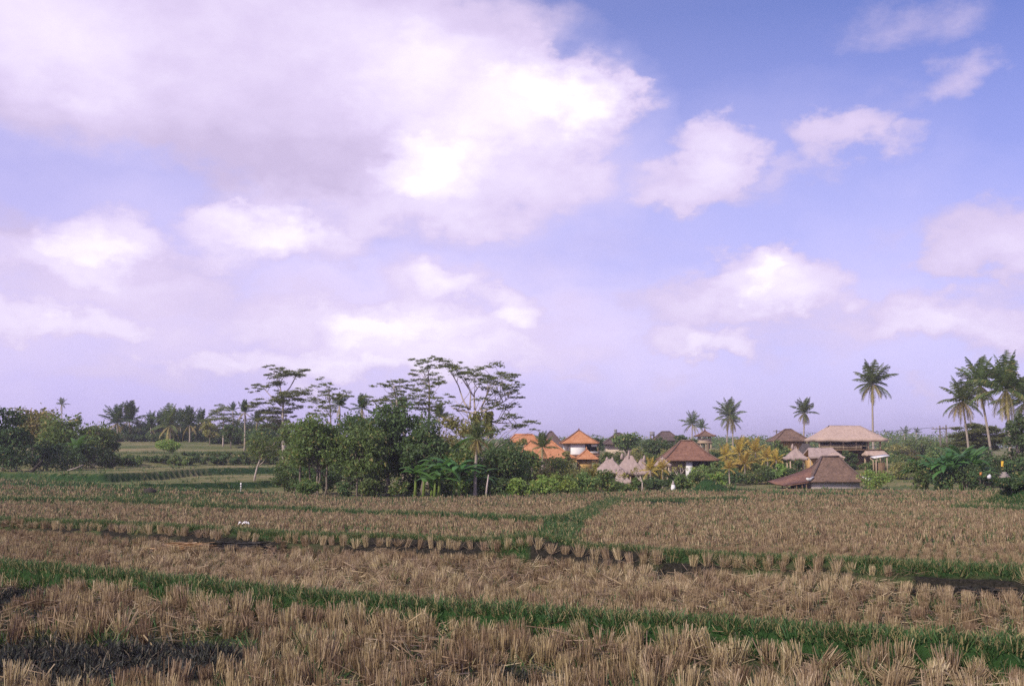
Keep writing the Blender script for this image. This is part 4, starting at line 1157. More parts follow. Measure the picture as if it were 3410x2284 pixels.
# far-off wood closing the view behind everything
R = R_(77); mb = MB()
for i in range(420):
    az_ = R.uniform(-.66, .66); Y = R.uniform(300, 470)
    x = math.tan(az_) * Y; h = R.uniform(2.6, 4.6) + (3.0 if az_ < -.25 else 0) + (1.6 if az_ > .32 else 0); r = R.uniform(4, 9)
    n = 420
    d = unit(R.normal(size=(n, 3))) * (R.uniform(0, 1, n) ** .5)[:, None]
    mb2 = np.array((x, Y, tz(x, Y) + h * .45)) + d * np.array((r, r * .8, h * .55)) + R.normal(0, .2, (n, 3))
    leafs(mb, mb2, .34, unit(d + np.array((0, 0, .6))), .6, 0, .5, R)
tag(mb.build('distant_wood', M['leaf_mid']), 'far-off line of trees closing the horizon behind the village', 'woods', None, 'stuff')

M['plaster_white'] = surf('plaster_white', (.5, .49, .5), (.66, .65, .67), 5, (1, 1, 1), .3)

# ------------------------------------------------------------------ buildings of the village
def roof_mesh(mb, w, d, rl, z0, z1, pw=1.15, k=10, jag=0.0, th=.12, steps=7, c=(0, 0), R=None, rd=.08, mi=0):
    R = R or R_(nseed())
    rings = []
    ts = np.linspace(0, 1, steps)
    for t in ts:
        W_, D_ = w + (rl - w) * t, d + (rd - d) * t
        u = np.linspace(-.5, .5, k, endpoint=False)
        pts = np.concatenate([np.stack([u * W_, np.full(k, -.5 * D_)], 1), np.stack([np.full(k, .5 * W_), u * D_], 1),
                              np.stack([-u * W_, np.full(k, .5 * D_)], 1), np.stack([np.full(k, -.5 * W_), -u * D_], 1)])
        z = np.full(len(pts), z0 + (z1 - z0) * t ** pw)
        if jag:
            z += R.normal(0, jag * (1 if t == 0 else .45), len(pts))
            pts = pts + R.normal(0, jag * .6, pts.shape)
        rings.append(np.column_stack([pts + np.array(c), z]))
    lowr = rings[0].copy(); lowr[:, 2] -= th; lowr[:, :2] = (lowr[:, :2] - np.array(c)) * .985 + np.array(c)
    if jag: lowr[:, 2] -= np.abs(R.normal(0, jag, len(lowr)))
    allr = [lowr] + rings
    n = 4 * k; V = np.concatenate(allr)
    i = np.arange(len(allr) - 1)[:, None] * n; j = np.arange(n)[None]; q = (j + 1) % n
    Q = np.stack([i + j, i + q, i + n + q, i + n + j], -1).reshape(-1, 4)
    mb.add(V, Q, mi)
    m = mb.n - len(V)
    mb.F.append(np.array([list(range(n))[::-1]]) + m); mb.M.append(np.array([mi]))
    mb.F.append(np.array([list(range((len(allr) - 1) * n, len(allr) * n))]) + m); mb.M.append(np.array([mi]))
    return rings


def hip_lines(mb, rings, k, r):
    for cidx in range(4):
        pts = np.array([g[cidx * k] for g in rings]); pts[:, 2] += r * .3
        mb.tube(pts, r, 5)
    a, b = rings[-1][0], rings[-1][k]
    if np.linalg.norm(a - b) > .3: mb.tube([a + (0, 0, r * .5), (a + b) / 2 + (0, 0, r * .5), b + (0, 0, r * .5)], r * 1.1, 5)


class B:
    """a building seen at photo column sx, at distance Y; heights are read as photo rows"""
    def __init__(s, name, label, cat, sx, Y, rz=0, group=None):
        s.x = XS(sx, Y); s.Y = Y; s.sx = sx; s.z0 = tz(s.x, Y)
        s.root = tag(empty(name, (s.x, Y, s.z0), rz), label, cat, group)

    def h(s, row): return P(s.sx, row, s.Y)[2] - s.z0

    def w(s, px): return m_of(px, s.Y)

    def X(s, sx): return m_of(sx - s.sx, s.Y)

    def roof(s, x0, x1, eave, ridge, ridge_px, mat, depth=None, pw=1.15, jag=0, th=.12, caps=None, y=0, name='roof', capr=.09, fin=None, ridge_at=None):
        mb = MB(); w_ = s.w(x1 - x0); cx = s.X((x0 + x1) / 2)
        rg = roof_mesh(mb, w_, depth or w_ * .75, s.w(ridge_px), s.h(eave), s.h(ridge), pw, jag=jag, th=th, c=(cx, y))
        o = mb.build(name, M[mat], s.root)
        if caps:
            cb = MB(); hip_lines(cb, rg, 10, capr); cb.build('ridge_tiles', M[caps], o)
        if fin:
            f = MB(); f.tube([(cx, y, s.h(ridge) - .1), (cx, y, s.h(ridge) + fin * .5), (cx, y, s.h(ridge) + fin)], [.14, .1, .03], 6); f.build('finial', M[caps or mat], o)
        return o

    def box(s, name, x0, x1, r0, r1, y, d, mat, rz=0):
        """block spanning photo columns x0..x1 and rows r0 (top)..r1 (bottom; None = ground)"""
        zt = s.h(r0); zb = -.3 if r1 is None else s.h(r1)
        return MB().box((s.X((x0 + x1) / 2), y, (zt + zb) / 2), (s.w(x1 - x0), d, zt - zb)).build(name, M[mat], s.root)

    def posts(s, cols, r0, y, t=.14, mat='wood', r1=None, name='post'):
        for c_ in cols:
            zt = s.h(r0); zb = -.3 if r1 is None else s.h(r1)
            MB().box((s.X(c_), y, (zt + zb) / 2), (t, t, zt - zb)).build(name, M[mat], s.root)


# large orange hipped roof, partly hidden by trees, with a raised second tier
b = B('tiled_house', 'house with a large orange hipped roof half hidden by trees, beside the white house', 'house', 1800, 128)
b.roof(1692, 1912, 1524, 1466, 66, 'tile_orange', depth=7.5, pw=1.25, caps='tile_orange')
b.roof(1690, 1800, 1470, 1446, 60, 'tile_orange', depth=4, pw=1.1, y=3.2, name='upper_roof', caps='tile_orange')
b.box('wall', 1712, 1894, 1526, None, .5, 5.2, 'plaster')
b.posts([1705, 1760, 1830, 1900], 1526, -3.4, .18, 'wood')
b = B('tiled_house', 'grey-brown pointed roof behind the large orange hipped roof', 'house', 1828, 158)
b.roof(1778, 1892, 1492, 1437, 8, 'tile_dark', depth=6, pw=1.2, caps='tile_dark')
b.box('wall', 1795, 1878, 1494, None, 0, 3.6, 'plaster')
# white two-storey house
b = B('two_storey_house', 'white two-storey house with an orange pyramid roof and an open corner balcony', 'house', 1927, 150)
b.roof(1864, 1993, 1475, 1433, 3, 'tile_orange', depth=4.9, pw=1.12, caps='tile_rust', fin=.35)
b.box('wall', 1893, 1946, 1477, None, 0, 3.7, 'white')
b.box('side_wall', 1876, 1892, 1477, 1500, .8, 2.4, 'white')
b.box('corner_post', 1893, 1895.5, 1477, 1506, -1.92, .1, 'wood')
b.box('balcony_shade_panel', 1946, 1988, 1477, 1512, 1.2, .2, 'dark')  # near-black panel, the shade of the open balcony put into its colour
b.box('balcony_floor', 1946, 1989, 1507, 1510, -.1, 3.6, 'plaster')
b.box('balcony_rail', 1947, 1989, 1503, 1506, -1.85, .12, 'white')
b.box('hanging_screen', 1966, 1988, 1478, 1487, -1.8, .08, 'white')
b.posts([1988], 1477, -1.8, .14, 'wood')
b.roof(1880, 1996, 1516, 1506, 100, 'tile_rust', depth=5.6, pw=1.0, name='lower_roof')
b.box('ground_floor', 1884, 1990, 1517, None, .1, 4.4, 'ochre')
# small orange pavilion
b = B('pavilion', 'small orange pyramid-roofed pavilion with ochre walls, in front of the white house', 'pavilion', 1953, 132)
b.roof(1915, 1991, 1527, 1497, 2, 'tile_orange', depth=3.1, pw=1.2, caps='tile_orange', fin=.4, capr=.07)
b.box('wall', 1925, 1968, 1531, None, .1, 2.0, 'ochre')
b.box('fascia', 1921, 1986, 1529, 1533, 0, 2.4, 'dark')
b.posts([1921, 1985], 1531, -1.1, .15, 'wood')


# thatched huts
def thatched(sx, Y, x0, x1, eave, ridge, rpx, label, horns=(), mat='thatch_grey', depth=None, posts=(), pw=1.35, base=None, wall=None):
    b = B('thatched_hut', label, 'hut', sx, Y)
    o = b.roof(x0, x1, eave, ridge, rpx, mat, depth=depth, pw=pw, jag=.05, th=.18)
    hb = MB()
    for hx, hr in horns:
        hb.tube([(b.X(hx), 0, b.h(ridge) - .35), (b.X(hx), 0, b.h(ridge) + .05), (b.X(hx) + .03, 0, b.h(hr))], [.22, .13, .04], 7)
    if horns: hb.build('ridge_horns', M[mat], o)
    b.posts(posts, eave, -(depth or b.w(x1 - x0) * .75) * .36, .13, 'wood_pale')
    b.posts(posts, eave, (depth or b.w(x1 - x0) * .75) * .36, .13, 'wood_pale')
    if wall: b.box('wall', *wall, None, .2, 1.4, 'wood')
    return b


thatched(2030, 98, 1974, 2086, 1569, 1528, 18, 'left one of the thatched huts, with two little horns on its ridge', [(2021, 1521), (2039, 1524)], posts=(1990, 2030, 2066), wall=(1996, 2060, 1566))
thatched(2095, 103, 2040, 2150, 1572, 1517, 20, 'tallest thatched hut of the hut group, with two long thin ridge horns', [(2071, 1508), (2093, 1499)], posts=(2052, 2095, 2126, 2140), wall=(2056, 2112, 1572))
thatched(2142, 106, 2104, 2170, 1572, 1526, 6, 'small thatched hut leaning on the right of the tallest thatched hut', [(2145, 1515)], posts=(2124, 2160))
thatched(2066, 91, 2038, 2098, 1602, 1562, 10, 'lowest thatched roof standing in front of the two larger thatched huts', posts=(2048, 2088), depth=1.6)
thatched(2203, 112, 2178, 2232, 1546, 1519, 2, 'little pointed thatch at the left foot of the large brown roof', posts=(2186, 2224))
jb = B('clay_jar', 'round straw-coloured jar in front of the lowest thatched roof', 'jar', 2038, 86)
mb = MB(); mb.tube([(0, 0, z) for z in (0, .12, .3, .5, .66, .72, .78)], [.18, .30, .36, .33, .22, .16, .19], 14)
mb.build('jar_body', M['plaster'], jb.root); MB().tube([(0, 0, .77), (0, 0, .82), (0, 0, .86)], [.2, .17, .04], 12).build('lid', M['wood_pale'], jb.root)
# large brown roof with veranda
b = B('tiled_house', 'house with a large brown hipped roof, a white pillar and a dark veranda', 'house', 2285, 120)
b.roof(2196, 2378, 1531, 1468, 40, 'tile_rust', depth=6.4, pw=1.2, caps='tile_brown')
b.box('pillar', 2272, 2292, 1535, None, -2.3, .6, 'white')
b.box('wall', 2215, 2284, 1534, None, 1.0, 3.0, 'plaster')
b.box('veranda_shade_panel', 2284, 2366, 1533, None, 1.6, .2, 'dark')  # shade under the veranda roof is put into this near-black sheet
b.box('veranda_floor', 2288, 2368, 1562, None, -.3, 3.6, 'stone')
b.box('veranda_rail', 2296, 2366, 1551, 1554, -2.1, .08, 'wood')
b.posts([2330, 2364], 1533, -2.2, .15, 'wood')
# watch tower
b = B('watch_tower', 'small watch tower with a peaked brown roof on tall pale legs', 'tower', 2347, 165)
b.roof(2318, 2380, 1451, 1435, 3, 'tile_brown', depth=3.0, pw=1.5, caps='tile_rust', capr=.08, fin=.55, th=.15)
b.box('lookout_wall', 2329, 2366, 1460, 1471, 0, 1.7, 'plaster')
b.box('platform', 2325, 2368, 1471, 1476, 0, 2.0, 'wood_pale')
for y in (-.75, .75): b.posts([2330, 2349, 2365], 1452, y, .16, 'wood_pale', name='leg')
b.box('cross_rail', 2328, 2367, 1490, 1492, -.75, .08, 'wood')
b.box('ladder', 2352, 2356, 1476, None, -1.1, .08, 'wood')
# far roofs
b = B('tiled_house', 'far dark brown flat-ridged roof rising behind the dark trees, left of the watch tower', 'house', 2218, 190)
b.roof(2172, 2264, 1466, 1437, 26, 'tile_dark', depth=5.5, pw=1.1, caps='tile_dark')
b.box('wall', 2184, 2252, 1467, None, 0, 3.5, 'plaster')
b = B('water_tank', 'square grey water tank on a stand left of the far dark brown roof', 'tank', 2173, 185)
b.box('tank_body', 2166, 2180, 1439, 1451, 0, .75, 'tank'); b.box('lid', 2165, 2181, 1437.5, 1439, 0, .8, 'stone')
for y in (-.3, .3): b.posts([2168, 2178], 1451, y, .1, 'wood', name='leg')
b = B('tiled_house', 'dark sloping roof left behind the round clipped-looking tree', 'house', 2058, 185)
b.roof(2004, 2116, 1478, 1442, 12, 'tile_dark', depth=6, pw=1.1, caps='tile_dark')
b.box('wall', 2018, 2102, 1480, None, 0, 4, 'plaster')
o = MB().box((b.X(2051), 0, b.h(1438)), (.45, .45, 1.0)).box((b.X(2051), 0, b.h(1432.5)), (.6, .6, .12)).build('chimney', M['tank'], b.root)
b = B('tiled_house', 'small brown-roofed house with yellow walls on the rise left of the long thatched hall', 'house', 2622, 150)
b.roof(2566, 2688, 1468, 1430, 22, 'tile_brown', depth=5.2, pw=1.12, caps='tile_brown')
b.box('wall', 2590, 2676, 1470, None, .2, 3.4, 'ochre')
b.box('door', 2664, 2671, 1472, 1490, -1.52, .05, 'dark')
b.posts([2660, 2682], 1469, -2.0, .15, 'plaster')
# long thatched hall on an upper floor
b = B('thatched_hall', 'long open-sided thatched hall on an upper floor, with bamboo railing and white rolled blinds', 'hall', 2816, 132)
b.roof(2700, 2932, 1462, 1417, 104, 'thatch', depth=6.2, pw=1.12, jag=.05, th=.28)
b.box('upper_floor', 2708, 2924, 1496, 1500, 0, 5.0, 'wood')
b.posts([2712, 2748, 2790, 2832, 2872, 2911], 1463, -2.35, .17, 'wood_pale', r1=1497)
b.posts([2712, 2748, 2790, 2832, 2872, 2911], 1463, 2.35, .17, 'wood_pale', r1=1497)
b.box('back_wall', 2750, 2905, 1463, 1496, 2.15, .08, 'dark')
b.box('railing_top', 2714, 2852, 1480.5, 1482, -2.42, .08, 'wood_pale')
rb = MB()
for i in range(36): rb.box((b.X(2716 + i * 3.8), -2.42, (b.h(1482) + b.h(1496)) / 2), (.05, .04, b.h(1482) - b.h(1496)))
rb.box((b.X(2784), -2.42, b.h(1489)), (b.w(136), .05, .05)); rb.build('railing_slats', M['wood_pale'], b.root)
b.box('railing_rail', 2852, 2910, 1484, 1485.2, -2.42, .06, 'wood_pale')
for x0, x1 in ((2716, 2726), (2729, 2746), (2757, 2772), (2780, 2796)): MB().tube([(b.X(x0), -2.2, b.h(1469)), (b.X((x0 + x1) / 2), -2.2, b.h(1468.6)), (b.X(x1), -2.2, b.h(1469))], .14, 7).build('rolled_blind', M['white'], b.root)
b.box('lower_wall', 2730, 2912, 1500, None, 1.0, 3.0, 'wood')
b.posts([2712, 2760, 2860, 2911], 1498, -2.3, .2, 'wood_pale', name='lower_post')
b.roof(2850, 2922, 1513, 1501, 60, 'thatch', depth=2.0, pw=1.0, jag=.03, th=.14, y=-3.0, name='porch_roof')
sb = MB()
for i in range(7): sb.box((b.X(2916 + i * 2.6), -1.2 - .12 * i, b.h(1497 + i * 4)), (.32, .9, .07))
sb.build('stairs', M['wood_pale'], b.root)
dg = MB()
for x0, r0, x1, r1 in ((2862, 1521, 2880, 1541), (2880, 1520, 2894, 1540), (2897, 1518, 2898, 1540)): dg.tube([(b.X(x0), -3.6, b.h(r0)), (b.X((x0 + x1) / 2), -3.6, b.h((r0 + r1) / 2)), (b.X(x1), -3.6, b.h(r1))], .09, 5)
dg.build('props', M['wood_pale'], b.root)
# gabled thatch below the hall
b = B('thatched_hut', 'low gabled thatched roof with a dark open gable, just below the long hall', 'hut', 2735, 121)
mb = MB(); z0, z1 = b.h(1521), b.h(1491); xa, xb_, xr = b.X(2678), b.X(2797), b.X(2692)
for sgn in (-1, 1):
    n = 14; V = []
    for i in range(n + 1):
        t = i / n
        xe = xa + (xb_ - xa) * t; xt = xr + (b.X(2772) - xr) * t
        for u in (0, .33, .66, 1):
            V.append((xe + (xt - xe) * u, sgn * 1.75 * (1 - u) - 0, z0 + (z1 - z0) * u ** 1.1 + np.random.default_rng(i).normal(0, .02)))
    V = np.array(V); V2 = V.copy(); V2[:, 2] -= .16
    q = np.array([(i * 4 + j, (i + 1) * 4 + j, (i + 1) * 4 + j + 1, i * 4 + j + 1) for i in range(n) for j in range(3)])
    mb.add(V, q); mb.add(V2, q[:, ::-1])
    e = [(j, j + 1, j + 1 + len(V), j + len(V)) for j in range(3)] + [(n * 4 + j, n * 4 + j + 1, n * 4 + j + 1 + len(V), n * 4 + j + len(V)) for j in range(3)] + [(i * 4, (i + 1) * 4, (i + 1) * 4 + len(V), i * 4 + len(V)) for i in range(n)]
    mb.add(np.concatenate([V, V2]), e)
mb.build('roof', M['thatch_grey'], b.root)
MB().add([(b.X(2774), -1.5, z0 + .1), (b.X(2774), 1.5, z0 + .1), (b.X(2765), 0, z1 - .25), (b.X(2772), -1.5, z0 + .1), (b.X(2772), 1.5, z0 + .1), (b.X(2763), 0, z1 - .25)], [(0, 1, 2), (5, 4, 3)]).build('gable', M['dark'], b.root)  # black triangle painting the dim interior of the open gable
b.box('wall', 2692, 2768, 1521, None, .3, 2.2, 'ochre')
b.posts([2686, 2735, 2790], 1521, -1.5, .14, 'wood_pale'); b.posts([2686, 2790], 1521, 1.5, .14, 'wood_pale')
b = B('thatched_hut', 'small thatched roof showing inside the dark open gable by the long hall', 'hut', 2782, 116)
b.roof(2752, 2806, 1521, 1507, 14, 'thatch', depth=2.0, pw=1.2, jag=.04, th=.12); b.posts([2758, 2800], 1521, -.8, .12, 'wood_pale'); b.posts([2758, 2800], 1521, .8, .12, 'wood_pale')
thatched(2643, 113, 2614, 2684, 1524, 1485, 2, 'pointed conical thatched hut left of the low gabled thatched roof', [(2640, 1477)], mat='thatch_grey', posts=(2626, 2668), pw=1.4)
b = B('thatched_hut', 'dark grey thatched roof squeezed between the conical hut and the gabled thatch', 'hut', 2682, 126)
b.roof(2656, 2712, 1514, 1476, 20, 'thatch_dark', depth=3, pw=1.1, jag=.04); b.posts([2664, 2704], 1514, -1, .14, 'wood'); b.posts([2664, 2704], 1514, 1, .14, 'wood')
b = B('lean_to', 'small shelter with a slanting white roof panel right below the long hall', 'shelter', 2930, 122)
zp = b.h(1519); MB().box((0, 0, 0), (b.w(52), 1.4, .06)).build('roof_panel', M['white'], b.root); o = b.root.children[-1]; o.location = (0, 0, zp); o.rotation_euler = (.12, -.16, 0)
b.posts([2912, 2948], 1521, -.5, .1, 'wood_pale'); b.posts([2912, 2948], 1521, .5, .1, 'wood_pale'); b.box('counter', 2916, 2944, 1540, None, .2, .9, 'wood')
# brown tiled hut in front, with its long lean-to roof
b = B('tiled_hut', 'low grey-walled hut with a steep brown tiled roof and a long drooping lean-to', 'hut', 2764, 104, rz=.0)
b.roof(2670, 2860, 1600, 1521, 58, 'tile_brown', depth=5.0, pw=1.22, caps='tile_dark', capr=.10)
b.box('wall', 2684, 2838, 1601, None, 0, 3.9, 'greywall')
mb = MB(); n = 10; V = []
for i in range(n + 1):
    t = i / n
    xt = 2734 - 172 * t; top = 1534 + (1603 - 1534) * t ** .62; wd = 1.0
    xb2 = 2684 - 92 * t; bot = 1598 + 15 * t
    V += [(b.X(xt), 1.2 - .2 * t, b.h(top) + .02), (b.X((xt + xb2) / 2), -.6, b.h((top + bot) / 2) - .05), (b.X(xb2), -2.2, b.h(bot))]
V = np.array(V); V2 = V - (0, 0, .12); q = [(i * 3 + j, i * 3 + j + 1, i * 3 + j + 4, i * 3 + j + 3) for i in range(n) for j in (0, 1)]
L_ = len(V); e = [(j, j + 1, j + 1 + L_, j + L_) for j in (0, 1)] + [(n * 3 + j, n * 3 + j + 1, n * 3 + j + 1 + L_, n * 3 + j + L_) for j in (0, 1)]
e += [(i * 3 + a, i * 3 + 3 + a, i * 3 + 3 + a + L_, i * 3 + a + L_) for i in range(n) for a in (0, 2)]
mb.add(np.concatenate([V, V2]), np.array(q + [tuple(x + L_ for x in f[::-1]) for f in q] + e)); mb.build('lean_to_roof', M['tile_rust'], b.root)
b.posts([2600, 2632, 2650, 2664], 1607, -2.0, .10, 'wood'); b.posts([2610, 2650], 1606, .9, .10, 'wood')
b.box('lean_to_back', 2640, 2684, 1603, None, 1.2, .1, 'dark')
for cx_, nm in ((2671, -1), (2862, 1)):
    mb = MB(); mb.tube([(b.X(cx_) - nm * .5, -2.1, b.h(1586)), (b.X(cx_), -2.45, b.h(1594)), (b.X(cx_) + nm * .25, -2.6, b.h(1593)), (b.X(cx_) + nm * .4, -2.65, b.h(1590))], [.07, .15, .15, .07], 7); mb.build('corner_tip', M['white'], b.root)
b.box('footing', 2682, 2842, 1619, None, -.05, 4.1, 'stone')

# ------------------------------------------------------------------ posts, poles and odd things
p = hit(805, 1612); p = np.array((XS(805, 80), 80, tz(XS(805, 80), 80)))
r_ = tag(empty('marker_post', p), 'thin post striped white and black, standing before the terraces', 'post')
h = m_of(30, 80)
MB().tube([(0, 0, -.2), (0, 0, h * .5), (0, 0, h)], .055, 8).build('post', M['white'], r_)
for k in range(3): MB().tube([(0, 0, h * (.2 + .25 * k)), (0, 0, h * (.24 + .25 * k)), (0, 0, h * (.28 + .25 * k))], .062, 8).build('black_band', M['blackpaint'], r_)
p = np.array((XS(1002, 100), 100, tz(XS(1002, 100), 100)))
r_ = tag(empty('marker_post', p), 'short white post with a dark band at the left edge of the copse', 'post'); h = m_of(24, 100) + .2
MB().tube([(0, 0, -.2), (0, 0, h * .5), (0, 0, h)], [.10, .10, .12], 8).build('post', M['white'], r_)
MB().tube([(0, 0, h * .66), (0, 0, h * .72), (0, 0, h * .76)], .12, 8).build('black_band', M['blackpaint'], r_)
Yg = 80; p = np.array((XS(2240, Yg), Yg, tz(XS(2240, Yg), Yg)))
r_ = tag(empty('gatepost', p), 'short tapering white stone post at the far edge of the stubble field', 'post'); h = m_of(27, Yg) + .1
MB().tube([(0, 0, -.2), (0, 0, h * .5), (0, 0, h)], [.24, .2, .13], 8).build('shaft', M['white'], r_)
MB().tube([(0, 0, h), (0, 0, h + .07), (0, 0, h + .3)], [.16, .1, .03], 8).build('cap', M['stone'], r_)
p = np.array((XS(118, 88), 88, tz(XS(118, 88), 88)))
tag(MB().tube([(-.35, 0, -.15), (0, 0, .35), (.5, .1, .95), (.62, .1, 1.05)], [.17, .14, .10, .05], 7).build('tree_stump', M['bark_dark'], None, p), 'leaning black tree stump in front of the dark bushes at the left', 'stump')
p = np.array((XS(252, 90), 90, tz(XS(252, 90), 90)))
tag(MB().tube([(-.55, -.3, .12), (0, 0, .32), (.6, .3, .62)], .05, 6).build('fallen_pole', M['bark_pale'], None, p), 'pale pole lying aslant on the grassy terrace at the left', 'pole')
p = hit(497, 1645)
rock = MB(); rr = R_(3); d = unit(rr.normal(size=(24, 3)))
u_, v_ = np.meshgrid(np.arange(10) / 10 * 2 * pi, np.linspace(0, pi, 7)); V = np.stack([np.cos(u_) * np.sin(v_) * .42, np.sin(u_) * np.sin(v_) * .3, np.cos(v_) * .26 + .12], -1).reshape(-1, 3)
V = V * (1 + .22 * (vnoise(V[:, 0] * 6 + 9, V[:, 1] * 6 + V[:, 2] * 5 + 4, 4) - .5))[:, None]
i, j = np.meshgrid(np.arange(6), np.arange(10), indexing='ij'); rock.add(V, np.stack([i * 10 + j, (i + 1) * 10 + j, (i + 1) * 10 + (j + 1) % 10, i * 10 + (j + 1) % 10], -1).reshape(-1, 4))
tag(rock.build('rock', M['bark_dark'], None, p), 'dark lump of earth on the grass strip at the left field edge', 'rock')

# straw heap with dark rotted side and a golden side, on the second field
p = hit(750, 1842); r_ = tag(empty('straw_heap', p), 'flat heap of old straw, golden at the left end and black at the right', 'straw heap')
R = R_(8)


def heap(n, c, spread, L, w, lift, dirs=.35):
    mb = MB()
    q = np.stack([R.normal(c[0], spread[0], n), R.normal(c[1], spread[1], n), np.zeros(n)], 1)
    hh = lift * np.exp(-((q[:, 0] - c[0]) / (1.6 * spread[0])) ** 2 - ((q[:, 1] - c[1]) / (1.6 * spread[1])) ** 2)
    q[:, 2] = R.uniform(0, 1, n) * hh + .02
    a = R.normal(0, dirs, n) + R.integers(0, 2, n) * pi; t = R.normal(0, .10, n); LL = L * R.uniform(.5, 1.2, n)
    d_ = np.stack([np.cos(a) * np.cos(t), np.sin(a) * np.cos(t), np.sin(t)], 1) * (LL / 2)[:, None]
    W_ = np.stack([-np.sin(a), np.cos(a), R.normal(0, .6, n)], 1) * w
    mb.add(np.stack([q - d_ - W_, q + d_ - W_ * .4, q + d_ + W_ * .4, q - d_ + W_], 1).reshape(-1, 3), np.arange(4 * n).reshape(n, 4))
    return mb


heap(900, (.22, 0), (.48, .42), .55, .010, .20).build('dark_straw', M['dark_straw'], r_)
heap(420, (-.62, -.30), (.30, .12), .6, .008, .22, .15).build('golden_straw', M['gold_straw'], r_)
p = hit(3300, 1985); r_ = tag(empty('straw_heap', p), 'black rotted straw heap near the right edge of the second field', 'straw heap')
heap(520, (.0, 0), (.6, .3), .4, .006, .10, .8).build('dark_straw', M['dark_straw'], r_)
# white litter
p = hit(812, 1757)
lb_ = MB(); rr = R_(5)
for dx, s_ in ((-.12, .05), (.02, .075), (.12, .05)):
    n = 6; gx, gy = np.meshgrid(np.linspace(-1, 1, n), np.linspace(-1, 1, n)); zz_ = .06 * (1 - (gx ** 2 + gy ** 2) / 2) + rr.normal(0, .018, gx.shape) + .12
    V = np.stack([dx + gx * s_, gy * s_ * .8, zz_], -1).reshape(-1, 3); ii = np.arange(n * n).reshape(n, n)
    lb_.add(V, np.stack([ii[:-1, :-1], ii[:-1, 1:], ii[1:, 1:], ii[1:, :-1]], -1).reshape(-1, 4))
tag(lb_.build('plastic_litter', M['white'], None, p), 'crumpled white plastic litter lying on the stubble behind the second bund', 'litter')
# things among the plants at the right
Y = 82
p = np.array((XS(3290, Y), Y, 0)); p[2] = P(3290, 1592, Y)[2]; zg = tz(p[0], Y)
r_ = tag(empty('wrapped_bundle', (p[0], Y, zg)), 'round white wrapped bundle on a stake among the dark shrubs at the right', 'bundle')
mb = MB(); zc = p[2] - zg; mb.tube([(0, 0, zc - .05), (0, 0, zc + .03), (.01, 0, zc + .12), (.05, 0, zc + .2), (.06, 0, zc + .27), (.03, 0, zc + .32)], [.09, .15, .17, .14, .09, .03], 9); mb.build('cloth', M['plaster_white'], r_)
MB().tube([(0, .05, -.2), (0, .05, zc * .5), (0, .05, zc)], .025, 6).build('stake', M['bark_dark'], r_)
def flag(sx, row, Y, w_, h_, mat, label):
    x = XS(sx, Y); zg = tz(x, Y); zt = P(sx, row, Y)[2] - zg
    r_ = tag(empty('hanging_cloth', (x, Y, zg)), label, 'cloth')
    n = 6; gx, gz = np.meshgrid(np.linspace(0, 1, n), np.linspace(0, 1, n)); V = np.stack([gx * w_ * (1 - .25 * gz), .06 * np.sin(gx * 7 + gz * 2), zt - gz * h_], -1).reshape(-1, 3)
    ii = np.arange(n * n).reshape(n, n); q = np.stack([ii[:-1, :-1], ii[:-1, 1:], ii[1:, 1:], ii[1:, :-1]], -1).reshape(-1, 4)
    MB().add(V, q).build('cloth', M[mat], r_)
    MB().tube([(0, .03, -.2), (0, .03, zt * .5), (0, .03, zt + .1)], .018, 5).build('stake', M['bark_dark'], r_)
flag(3332, 1535, 80, m_of(12, 80), m_of(18, 80), 'cloth_yellow', 'bright yellow cloth hanging on a stake above the grassy bank at the right')
flag(3259, 1572, 82, m_of(11, 82), m_of(9, 82), 'cloth_orange', 'small orange-brown cloth hanging left of the white bundle')
x = XS(3342, 78); b_ = tag(empty('stone_shrine', (x, 78, tz(x, 78))), 'weathered grey stone shrine beside the grassy bank at the right', 'shrine')
hz_ = P(3342, 1570, 78)[2] - tz(x, 78)
MB().box((0, 0, hz_ * .2), (.62, .5, hz_ * .4 + .3)).build('base', M['stone'], b_); MB().box((0, 0, hz_ * .55), (.42, .36, hz_ * .32)).build('shaft', M['stone'], b_)
MB().box((0, 0, hz_ * .75), (.62, .5, hz_ * .09)).box((0, 0, hz_ * .84), (.46, .38, hz_ * .09)).box((0, 0, hz_ * .93), (.26, .24, hz_ * .1)).build('cap', M['stone'], b_)

# power poles and wires
poles = []
for sx, top, lab in ((3134, 1417, 'left one of the two power poles with crossarms above the right-hand trees'), (3155, 1415, 'right one of the two power poles, its crossarm reaching further right')):
    Y = 172 if sx < 3140 else 168
    x = XS(sx, Y); z = tz(x, Y); h = P(sx, top, Y)[2] - z
    r_ = tag(empty('power_pole', (x, Y, z)), lab, 'power pole', 'power poles')
    MB().tube([(0, 0, -.3), (0, 0, h * .5), (0, 0, h)], [.17, .15, .11], 8).build('pole', M['pole'], r_)
    MB().box((.25 if sx > 3140 else -.2, -.16, h - .55), (2.6, .12, .14)).build('crossarm', M['pole'], r_)
    ib = MB()
    for k in (-1.2, -.6, .6, 1.2): ib.tube([(k, -.16, h - .5), (k, -.16, h - .36), (k, -.16, h - .26)], [.06, .08, .04], 6)
    ib.build('insulators', M['stone'], r_)
    poles.append((x, Y, z + h))
x0, Y0, z0 = poles[0]
def wire(a, b_, lab, sag=.6):
    t = np.linspace(0, 1, 14); p = np.array(a) + (np.array(b_) - np.array(a)) * t[:, None]; p[:, 2] -= sag * 4 * t * (1 - t)
    tag(MB().tube(p, .028, 4).build('power_line', M['wire']), lab, 'power line')
e = P(2586, 1436, 186); wire((x0 - 1.2, Y0, z0 - .3), e, 'thin power line running left from the poles behind the long hall')
e2 = P(3440, 1428, 160); wire((poles[1][0] + 1.2, poles[1][1], poles[1][2] - .3), e2, 'thin power line running right from the poles towards the large palms')
